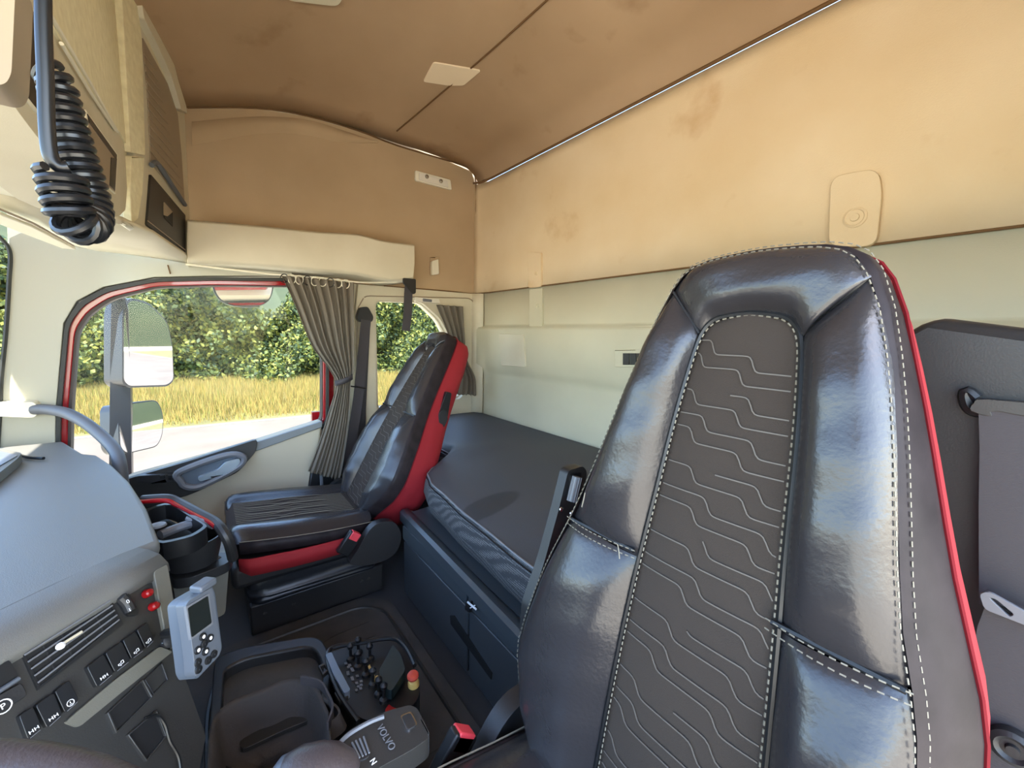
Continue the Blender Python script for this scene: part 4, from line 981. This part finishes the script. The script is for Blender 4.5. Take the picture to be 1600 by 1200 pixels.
# grab handle
gh = thing('grab_handle', P(125, 680, 'x', 2.05), 'curved grey grab bar from windscreen pillar down to the dashboard end', 'handle')
g3 = [P(54, 640, 'x', 2.16), P(75, 640, 'x', 2.13), P(105, 646, 'x', 2.08), P(135, 662, 'x', 2.02), P(162, 684, 'x', 1.96), P(180, 704, 'x', 1.90), P(187, 724, 'x', 1.86), P(190, 750, 'x', 1.84), P(191, 765, 'x', 1.83)]
MB().tube(catmull(g3, 5), .0185, 12).build('bar', M['bar'], gh)
MB().slab([rounded(PX([(-20, 630), (52, 628), (58, 634), (58, 648), (52, 653), (-20, 650)], 2.15), .015, 3)], (.05, 0, 0)).build('pillar_mount', M['cream2'], gh, bevel=.01, seg=3)['label'] = 'cream pillar mount'

# cup holder unit at the dash end
ch = thing('cup_holder', P(300, 860, 'x', 1.35), 'dark cup holder tray with red lined rim between dashboard and passenger seat', 'cup holder')
z1 = .56
rim = rounded(PZ([(222, 782), (262, 780), (296, 795), (338, 818), (352, 836), (366, 868), (350, 888), (290, 906), (262, 900), (240, 850)], z1), .02, 3)
MB().slab([rounded(PZ([(262, 872), (300, 868), (352, 862), (364, 868), (356, 880), (300, 902), (270, 906), (264, 892)], .46), .015, 3)], (0, 0, -.025)).build('tray_base', M['dark'], ch, bevel=.006)
MB().slab([PZ([(268, 874), (300, 872), (338, 866), (346, 870), (320, 884), (275, 896)], .4615)], (0, 0, -.003)).build('anti_slip_pad', mat('knobbly_rubber', (58, 52, 50), .8, bump=1, bscale=260, dist=.004), ch)
p3 = [(222, 781), (262, 779), (280, 786), (310, 802), (336, 816), (348, 830), (358, 848), (364, 872)]
zz = [.60, .60, .59, .58, .57, .56, .53, .47]
tube_ = catmull([P(u, v, 'z', z) for (u, v), z in zip(p3, zz)], 5)
MB().tube(tube_, .012, 10).build('rim', M['dark'], ch)
MB().tube([p+Vector((-.013, .004, .0)) for p in tube_[:22]], .006, 8).build('red_inlay', M['redpaint'], ch)['label'] = 'dark red inlay'
# mid divider and cup ring
MB().tube(catmull([P(u, v, 'z', z) for u, v, z in ((250, 836, .56), (275, 826, .56), (300, 818, .565), (318, 815, .57), (335, 820, .565))], 5), .011, 10).build('divider', M['grey'], ch)
cc1 = P(300, 858, 'z', .50)
cyl = MB(); prf = [(.052, -.035), (.060, .0), (.064, .03), (.064, .032), (.060, .032), (.056, 0), (.048, -.03), (.0001, -.03)]
cyl.lathe(cc1, (0, 0, 1), prf, 28).build('cup_well', M['dark'], ch)
MB().slab([rounded([P(u, v, 'z', .575)+Vector((0, 0, -.035)) for u, v in ((228, 800), (255, 788), (262, 792), (322, 825), (300, 836), (252, 848), (238, 842))], .015, 2)], (0, 0, -.004)).build('back_bin_floor', M['deep'], ch)
bb_ = rounded([P(u, v, 'z', .585) for u, v in ((226, 796), (258, 785), (272, 789), (326, 822), (302, 838), (252, 850), (236, 842))], .015, 2); bc_ = sum(bb_, Vector())/len(bb_)
ring('back_bin_wall', bb_, [lerp(p, bc_, .10) for p in bb_], (0, 0, -.04), M['black'], ch)
for u, v, s in ((246, 822, .018), (306, 808, .022)): MB().lathe(P(u, v, 'z', .577), (0, 0, 1), [(s, 0), (s*.9, .004), (.001, .006)], 16).build('spring_tab', M['grey'], ch)
MB().slab([rounded([P(u, v, 'x', 1.30) for u, v in ((268, 905), (330, 893), (358, 882), (352, 960), (290, 985), (275, 940))], .01, 2)], (.25, 0, 0)).build('lower_box', M['dash2'], ch, bevel=.008)

# ------------------------------------------------------------------ hand terminal
ht = thing('hand_terminal', P(305, 990, 'x', .72), 'silver grey handheld terminal with small screen and round keys mounted by the dashboard', 'terminal')
n2 = Vector((-.68, -.70, .22)).normalized(); T0 = P(315, 985, 'x', .74)
def TP(L, off=0): return [PL(u, v, T0+n2*off, n2) for u, v in L]
fo = TP([(290, 946), (296, 938), (330, 918), (334, 926), (345, 1010), (342, 1022), (308, 1058), (304, 1052), (303, 1030), (297, 985)])
MB().slab([rounded(fo, .003, 2)], -n2*.018).build('front_shell', M['silver'], ht, bevel=.003)
fo2 = TP([(287, 944), (296, 934), (330, 914), (336, 926), (347, 1012), (343, 1024), (307, 1062), (301, 1052), (298, 1028), (292, 985)], -.014)
MB().slab([rounded(fo2, .004, 2)], -n2*.03).build('back_shell', mat('terminal_back', (84, 92, 102), .45), ht, bevel=.005, seg=3)
MB().slab([rounded(TP([(294, 950), (325, 931), (331, 973), (300, 996)], .003), .002, 2)], -n2*.005).build('screen', M['screen'], ht)
rgs = TP([(291, 948), (327, 927), (333, 975), (299, 1000)], .002); ri3 = TP([(295, 951), (325, 932), (330, 973), (301, 995)], .002)
ring('screen_bezel', rgs, ri3, -n2*.005, M['grey'], ht)
keys_ = [(317, 996, 1), (328, 998, 1), (319, 1007, 0), (309, 1017, 1), (321, 1019, 1), (334, 1023, 0), (325, 1033, 0), (309, 1036, 0), (310, 1047, 0)]
for u, v, wh in keys_:
    p = TP([(u, v-1)], .001)[0]
    k_ = MB().lathe(p, n2, [(.0058, 0), (.0055, .0015), (.0045, .002), (.0001, .002)], 14).build('key', M['black'], ht)
    if wh: MB().lathe(p+n2*.002, n2, [(.0028, 0), (.0001, .0004)], 8).build('key_symbol', M['white'], k_)
    else: MB().box(p+n2*.0022, (.004, .0004, .0008)).build('key_symbol', M['grey'], k_)
MB().box(TP([(318, 918)], -.012)[0]+Vector((0, 0, .004)), (.03, .022, .012), Matrix.Rotation(math.radians(-45), 3, 'Z')).build('top_cap', M['silver'], ht, bevel=.003)
MB().tube([TP([(300, 985)], -.04)[0], FP([(258, 990)], .01)[0]], .008, 8).build('mount_arm', M['black'], ht)
MB().lathe(FP([(263, 1000)], .002)[0], nf, [(.014, 0), (.014, .008), (.008, .012), (.001, .012)], 16).build('mount_base', M['dark'], ht)
for u, v in ((256, 1004), (268, 1010)): MB().lathe(FP([(u, v)], .006)[0], nf, [(.004, 0), (.003, .004), (.001, .005)], 10).build('mount_screw', M['steel'], ht)

# ------------------------------------------------------------------ steering wheel
swl_ = thing('steering_wheel', (.20, .235, .72), 'dark leather steering wheel rim crossing the bottom left corner', 'steering wheel')
cw = Vector((.20, .235, .775)); ax = Vector((0, -.22, 1)).normalized(); wx = Vector((1, 0, 0)); wy = ax.cross(wx)
MB().tube([cw+(wx*math.cos(a)+wy*math.sin(a))*.228 for a in np.linspace(0, 2*math.pi, 65)[:-1]], .0165, 14, closed=True).build('rim', M['wheel'], swl_)
hub = MB().lathe(cw-ax*.07, ax, [(.03, -.12), (.05, -.02), (.085, 0), (.09, .03), (.07, .045), (.001, .05)], 28).build('hub', M['dark'], swl_)
for a in (math.radians(20), math.radians(160), math.radians(-90)):
    d_ = wx*math.cos(a)+wy*math.sin(a); MB().ribbon([cw-ax*.045+d_*.07, cw-ax*.03+d_*.14, cw-ax*.004+d_*.22], [ax.cross(d_)]*3, [.07, .05, .06], .018).build('spoke', M['wheel'], swl_, bevel=.005)

# ------------------------------------------------------------------ overhead console at the front
oc = thing('overhead_console', (1.2, .3, 1.35), 'cream overhead console with open radio slots above the windscreen', 'console')
YC = .15
fl = [(-30, 100), (0, 135), (40, 190), (100, 268), (150, 328), (168, 340), (186, 338), (196, 328), (203, 240), (200, 140), (190, 0), (186, -60), (-30, -60)]
MB().slab([rounded([P(u, v, 'y', YC) for u, v in fl], .012, 2)], (0, .10, 0)).build('front_panel', M['cream'], oc, bevel=.008, seg=3)
# speckled upper door
MB().slab([rounded([P(u, v, 'y', YC-.004) for u, v in ((74, -40), (76, 24), (90, 55), (140, 135), (183, 203), (188, 207), (197, 225), (195, 120), (188, 0), (186, -40))], .01, 2)], (0, .02, 0)).build('upper_panel', M['speck'], oc, bevel=.004)
MB().tube([P(u, v, 'y', YC-.006) for u, v in ((78, 22), (100, 60), (140, 128), (178, 196), (184, 206), (180, 203), (140, 142), (96, 68))], .003, 6).build('panel_lip', M['cream2'], oc)
# radio slots
def slotq(q, nm, inner_m='taupe'):
    L = [P(u, v, 'y', YC-.003) for u, v in q]; c = sum(L, Vector())/len(L)
    ring('slot_frame', [lerp(c, p, 1.08) for p in L], L, (0, .012, 0), M['cream2'], oc, bevel=.002)
    MB().slab([L], (0, .004, 0)).build(nm, M[inner_m], oc)
slotq([(14, -40), (60, 30), (62, 68), (62, 174), (16, 116), (20, 30)], 'radio_slot', 'black')
slotq([(137, 178), (183, 242), (180, 300), (144, 268)], 'storage_slot', 'taupe')
MB().slab([[P(u, v, 'y', YC-.004) for u, v in ((137, 178), (183, 242), (182, 250), (140, 192))]], (0, .006, 0)).build('slot_top_shade', M['black'], oc)  # black strip painted as the shade under the slot's upper edge
MB().slab([[P(u, v, 'y', YC-.004) for u, v in ((174, 246), (183, 248), (180, 298), (172, 290))]], (0, .006, 0)).build('slot_side_shade', M['black'], oc)  # black strip standing in for shade on the slot's inner side
# underside skirt sweeping to the windscreen header
und = MB()
a_ = [P(u, v, 'y', YC+.002) for u, v in ((-30, 100), (0, 135), (60, 216), (120, 290), (158, 332), (190, 338), (204, 345))]
b_ = [P(u, v, 'z', 1.325) for u, v in ((-60, 295), (0, 303), (60, 316), (120, 330), (160, 340), (190, 346), (206, 352))]
und.grid([[p, lerp(p, q, .3)+Vector((0, 0, -.015)), lerp(p, q, .65)+Vector((0, 0, -.012)), q] for p, q in zip(a_, b_)])
und.build('underside', M['cream2'], oc, solid=.01, ang=0)
und2 = MB()
c_ = [P(u, v, 'z', 1.315) for u, v in ((-60, 318), (0, 328), (60, 350), (110, 382), (150, 392), (240, 402), (292, 412))]
b2_ = [P(u, v, 'z', 1.325) for u, v in ((-60, 295), (0, 303), (60, 316), (120, 332), (200, 350), (240, 366), (292, 400))]
und2.grid([[p, lerp(p, q, .5)+Vector((0, 0, -.008)), q] for p, q in zip(b2_, c_)]).build('header_skirt', M['cream'], oc, solid=.012, ang=0)
# sun visor lines
vz = thing('sun_visor', P(60, 350, 'z', 1.3), 'pale folded sun visor edge along the windscreen header', 'sun visor')
MB().slab([PZ([(-40, 310), (0, 330), (50, 350), (118, 386), (96, 384), (40, 362), (0, 346), (-40, 330)], 1.295)], (0, 0, -.008)).build('visor_board', M['cream2'], vz, bevel=.002)
MB().tube(PZ([(-40, 306), (0, 327), (50, 348), (115, 384)], 1.29), .0025, 6).build('hinge_edge', M['taupe'], vz)
# corner compartment: angled face
C1 = Vector((1.685, .145, 1.4)); C2v = Vector((2.16, .02, 1.4)); dpl = (C2v-C1).normalized(); npl = Vector((dpl.y, -dpl.x, 0)).normalized()
if npl.y > 0: npl = -npl
def CP(L, off=0): return [PL(u, v, C1+npl*off, npl) for u, v in L]
cc = thing('corner_locker', C1+Vector((.2, 0, -.1)), 'tall cream corner locker with ribbed shutter and dark lower flap', 'locker')
MB().slab([rounded(CP([(203, -40), (204, 0), (210, 200), (206, 350), (214, 352), (292, 407), (297, 400), (297, 350), (288, 165), (262, 110), (238, 40), (228, -40)]), .01, 2)], -npl*.07).build('locker_body', M['cream'], cc, bevel=.006, seg=3)
MB().slab([rounded(CP([(189, -40), (192, 20), (204, 238), (227, 243), (222, 60), (208, -40)], .008), .006, 2)], -npl*.02).build('bright_post', M['speck'], cc, bevel=.006)
MB().slab([rounded(CP([(205, 244), (226, 246), (223, 300), (216, 342), (206, 350), (204, 300)], .008), .006, 2)], -npl*.02).build('post_foot', M['speck'], cc, bevel=.006)
shu = MB().slab([rounded(CP([(223, 58), (240, 90), (262, 130), (278, 178), (284, 240), (289, 318), (236, 254), (232, 150)], .004), .006, 2)], -npl*.01).build('shutter', M['taupe'], cc, bevel=.002)
rbb = MB()
for k in range(12):
    t = (k+1)/13; a, b = CP([(lerp(224, 236, t), lerp(70, 250, t)), (lerp(240, 289, t), lerp(92, 312, t))], .006); rbb.tube([a, b], .0016, 5)
rbb.build('shutter_ribs', mat('taupe_light', (166, 150, 128), .5), shu)
MB().tube(catmull(CP([(237, 258), (244, 254), (254, 266), (272, 294), (289, 320)], .012), 4), .008, 8).build('shutter_handle', M['silver'], cc)
MB().slab([rounded(CP([(236, 272), (290, 336), (290, 397), (230, 352)], .006), .006, 2)], -npl*.01).build('lower_flap', M['face'], cc, bevel=.002)
MB().slab([CP([(256, 318), (270, 332), (270, 354), (257, 340)], .008)], -npl*.003).build('finger_pull', M['deep'], cc)
MB().slab([CP([(257, 316), (270, 331), (262, 338), (257, 336)], .010)], -npl*.003).build('pull_lip', M['taupe'], cc)
MB().tube(CP([(231, 345), (290, 391)], .010), .0015, 5).build('flap_line', M['taupe'], cc)
# outer surround strip against the ceiling
MB().slab([rounded(CP([(212, -60), (240, -60), (262, 60), (280, 130), (291, 165), (293, 178), (284, 172), (268, 118), (246, 70), (226, 30)], .022), .006, 2)], -npl*.05).build('surround', M['cream'], cc, bevel=.006)
# rounded cover top-left corner
tlc = thing('handset_cover', P(0, 60, 'x', .50), 'beige rounded cover at the top left corner of the view', 'cover')
MB().slab([rounded(PX([(-60, -60), (26, -60), (18, 115), (10, 130), (-5, 134), (-60, 120)], .50), .012, 3)], (.04, 0, 0)).build('cover', M['taupe'], tlc, bevel=.006)

# ------------------------------------------------------------------ coiled microphone cord
cc_ = thing('coiled_cord', P(110, 200, 'x', .44), 'black coiled microphone cord hanging at the upper left', 'cord')
xc = .44
MB().tube(catmull([P(u, v, 'x', xc-.02) for u, v in ((67, -60), (68, 40), (71, 120), (73, 190), (77, 235), (84, 253), (96, 262), (108, 262))], 6), .0042, 14).build('straight_lead', M['cable'], cc_)
path = catmull([P(u, v, "x", x_) for u, v, x_ in ((72, 108, .45), (88, 130, .45), (98, 170, .45), (110, 215, .45), (123, 262, .45), (136, 305, .45), (141, 334, .445), (136, 350, .436), (124, 352, .428), (113, 342, .422), (107, 322, .42), (100, 295, .42), (95, 268, .42))], 40)
L = [0]
for i in range(1, len(path)): L.append(L[-1]+(path[i]-path[i-1]).length)
hel = []; turns = L[-1]/.0064; T = (path[1]-path[0]).normalized(); nn = T.cross(Vector((1, 0, 0))).normalized()
stepn = int(turns*16); idx = 0
for k in range(stepn):
    d = L[-1]*k/stepn
    while idx < len(L)-2 and L[idx+1] < d: idx += 1
    t = (d-L[idx])/max(1e-9, L[idx+1]-L[idx]); p = lerp(path[idx], path[idx+1], t); tt_ = (path[min(idx+2, len(path)-1)]-path[max(idx-1, 0)]).normalized()
    nn = (nn-tt_*nn.dot(tt_)).normalized(); bb = tt_.cross(nn); an = 2*math.pi*k/16
    rr_ = .008+.003*min(1, k/stepn*2.2)
    hel.append(p+(nn*math.cos(an)+bb*math.sin(an))*rr_)
MB().tube(hel, .0029, 8).build('coil', M['cable'], cc_)

# ------------------------------------------------------------------ outside mirrors
om = thing('door_mirror', P(215, 560, 'x', 2.75), 'tall exterior mirror pair on a dark arm outside the door window', 'mirror')
XM = 2.72
MB().slab([rounded(PX([(174, 462), (192, 460), (200, 480), (204, 600), (206, 760), (170, 760), (172, 560)], XM+.03), .02, 3)], (.07, 0, 0)).build('arm', M['mirrorbody'], om, bevel=.01)
def mir(q, nm, depth=.09):
    pts = [Vector((XM+(0 if i in (0, len(q)-1) else .0), 0, 0)) for i in range(len(q))]
    us = [a for a, b in q]; u0, u1 = min(us), max(us)
    V3 = []
    for u, v in q:
        x = XM+.02+.22*((u-u0)/(u1-u0)); V3.append(P(u, v, 'x', x))
    p0 = P((u0+u1)/2, sum(b for a, b in q)/len(q), 'x', XM+.12)
    want = Vector((.20, -1, -.03)).normalized(); nrm = ((CAM-p0).normalized()+want).normalized()
    V3 = rounded([PL(u, v, p0, nrm) for u, v in q], .04, 4)
    MB().slab([V3], -nrm*depth).build(nm+'_housing', M['mirrorbody'], om, bevel=.02, seg=3)
    c = sum(V3, Vector())/len(V3)
    MB().slab([[lerp(c, p, .955)+nrm*.002 for p in V3]], -nrm*.004).build(nm+'_glass', M['mirror'], om, smooth=False)
mir([(191, 488), (200, 464), (232, 472), (262, 502), (270, 540), (272, 595), (262, 604), (200, 606), (191, 598)], 'main_mirror')
mir([(184, 640), (188, 632), (246, 624), (256, 650), (254, 680), (246, 698), (196, 710), (186, 700)], 'wide_angle_mirror')
MB().box(P(196, 620, 'x', XM+.1), (.06, .03, .10)).build('mirror_bracket', M['redpaint'], om)
MB().tube([Vector((2.36, .42, 1.42)), P(190, 468, 'x', XM+.05)], .02, 8).build('upper_bracket', M['mirrorbody'], om)
MB().tube([Vector((2.40, .40, .25)), P(188, 770, 'x', XM+.05)], .02, 8).build('lower_bracket', M['mirrorbody'], om)
km = thing('kerb_mirror', P(378, 455, 'x', 2.55), 'half round close proximity mirror at the top of the door window', 'mirror')
q = catmull(PX([(328, 430), (334, 455), (345, 470), (365, 478), (395, 480), (415, 474), (425, 460), (430, 430)], 2.5), 4)
MB().slab([q], (.05, 0, 0)).build('housing', M['mirrorbody'], km, bevel=.01)
c = sum(q, Vector())/len(q); zc = c.z
MB().slab([[lerp(c, p, .94)+Vector((-.022+.16*(p.z-zc), 0, 0)) for p in q]], (.003, 0, 0)).build('mirror_glass', M['mirror'], km, smooth=False)
MB().slab([PX([(320, 395), (440, 395), (430, 428), (328, 428)], 2.33)], (.22, 0, 0)).build('mount', M['redpaint'], km, bevel=.01)

# exterior red flank of the cab behind the door
struct(MB().slab([[Vector((2.34, -.44, .2)), Vector((2.34, YR-.05, .2)), Vector((2.34, YR-.05, .62)), Vector((2.34, -.44, .62))]], (.03, 0, 0)).build('wall_outer', M['redpaint'], smooth=False))
struct(MB().slab([PX([(506, 560), (521, 590), (521, 660), (506, 660)], 2.25)], (.02, 0, 0)).build('trim_18', M['redpaint'], smooth=False))

# ------------------------------------------------------------------ outside world
ZGRD = -1.4
gd = MB(); gd.grid([[Vector((x, y, z)) for y in (-60, -30, 0, 30, 60)] for x, z in ((6.0, ZGRD), (13.0, ZGRD))]); struct(gd.build('road', M['road'], smooth=False))
fg = MB(); fg.grid([[Vector((x, y, z)) for y in (-60, -30, 0, 30, 60)] for x, z in ((-40, ZGRD), (6.0, ZGRD))]); struct(fg.build('bounce_ground', M['bounce_pale'], smooth=False))  # pale ground added on the driver's side as a bounce surface for the interior
gl = MB(); gl.box((12.75, 0, ZGRD+.006), (.16, 120, .012)); struct(gl.build('road_edge_line', M['kerb'], smooth=False))
bk_ = MB(); bk_.grid([[Vector((x, y, z+.04*math.sin(y*.4+x)*(x > 14))) for y in np.linspace(-60, 60, 61)] for x, z in ((13.0, ZGRD), (14, ZGRD+.02), (17, ZGRD+.08), (21, ZGRD+.16), (30, ZGRD+.6), (60, ZGRD+2))])
struct(bk_.build('verge', M['soil'], ang=0))
rng = np.random.default_rng(4)
def bankz(x): return np.interp(x, [13, 14, 17, 21, 30], [ZGRD, ZGRD+.02, ZGRD+.08, ZGRD+.16, ZGRD+.6])
def quick(name, V, Fc, mats, midx=None, label=None, cat=None):
    me = D.meshes.new(name); me.from_pydata(V.tolist(), [], Fc.tolist()); me.update()
    for mm_ in mats: me.materials.append(mm_)
    if midx is not None: me.polygons.foreach_set('material_index', midx.astype('int32'))
    o = D.objects.new(name, me); COL.objects.link(o); tag(o, label, cat, kind='stuff'); return o
N = 110000
gx = 13.1+rng.random(N)**.8*8.5; gy = rng.uniform(-16, 9, N); gz = bankz(gx); hgt = rng.uniform(.2, .5, N)*np.interp(gx, [13, 15], [.4, 1]); wdt = rng.uniform(.007, .017, N); an = rng.uniform(0, 6.28, N)
ln = rng.uniform(-.3, .3, (N, 2))*hgt[:, None]
b0 = np.stack([gx-np.cos(an)*wdt, gy-np.sin(an)*wdt, gz], 1); b1_ = np.stack([gx+np.cos(an)*wdt, gy+np.sin(an)*wdt, gz], 1); t0 = np.stack([gx+ln[:, 0], gy+ln[:, 1], gz+hgt], 1)
V = np.stack([b0, b1_, t0], 1).reshape(-1, 3); Fc = np.arange(3*N).reshape(-1, 3)
quick('dry_grass', V, Fc, [M['grass1'], M['grass2'], M['leafB']], rng.choice(3, N, p=[.55, .33, .12]), 'tall dry yellow grass on the verge beyond the road', 'grass')
# hedge: lumpy bank of foliage
def hsurf(y, t):
    """y along the road, t from 0 foot to 1 top; returns x, z"""
    prof = np.clip(t, 0, 1)
    H_ = 4.3+.5*np.sin(y*.5)+.5*np.sin(y*1.23+1)+.3*np.sin(y*2.9)
    x = 20.6+1.6*prof**1.6+.7*np.sin(y*.9+prof*5)+.45*np.sin(y*2.1+prof*9+2)+.25*np.sin(y*4.3-prof*14)
    z = ZGRD+.1+H_*prof*1.0
    return x, z
ys_ = np.linspace(-34, 20, 160); ts_ = np.linspace(0, 1, 24)
hc_ = MB(); hc_.grid([[Vector((float(hsurf(y, t)[0])+.35, y, float(hsurf(y, t)[1])-.1)) for y in ys_] for t in ts_])
hg = hc_.build('hedge', [M['core'], M['leafA'], M['leafB'], M['leafC']], ang=0)
tag(hg, 'dense sunlit green hedge of bushes behind the dry grass', 'hedge', kind='stuff')
NL = 70000
ly = rng.uniform(-24, 12, NL); lt = rng.random(NL); hx, hz = hsurf(ly, lt)
px_ = hx-rng.uniform(-.1, .5, NL)*(1+.6*np.sin(ly*3+lt*20)); pz_ = hz+rng.uniform(-.25, .25, NL)
c3_ = np.stack([px_, ly, pz_], 1); a1 = rng.normal(size=(NL, 3)); a1 /= np.linalg.norm(a1, axis=1)[:, None]; a2 = np.cross(a1, rng.normal(size=(NL, 3))); a2 /= np.linalg.norm(a2, axis=1)[:, None]
s1_ = rng.uniform(.05, .13, NL)[:, None]; V = np.stack([c3_-a1*s1_, c3_-a2*s1_*.6, c3_+a1*s1_, c3_+a2*s1_*.6], 1).reshape(-1, 3); Fc = np.arange(4*NL).reshape(-1, 4)
lf = quick('hedge_leaves', V, Fc, [M['leafA'], M['leafB'], M['leafC']], rng.choice(3, NL, p=[.42, .33, .25])); lf.parent = hg; 
# wooded hill behind
hl = MB(); hl.grid([[Vector((42+s*40, y, ZGRD+.2+s*22+1.2*math.sin(y*.31+s*7)+.8*math.sin(y*.83+s*13))) for y in np.linspace(-70, 60, 90)] for s in np.linspace(0, 1, 20)])
hl.grid([[Vector((x, -75-6*s_, ZGRD+s_*13+(1.5*math.sin(x*.31)+math.sin(x*.9))*s_)) for x in np.linspace(-60, 90, 90)] for s_ in (0, .5, 1)])
tag(hl.build('wooded_hill', M['hill'], ang=0), 'hazy bluish green wooded hillside rising behind the hedge', 'hill', kind='structure')
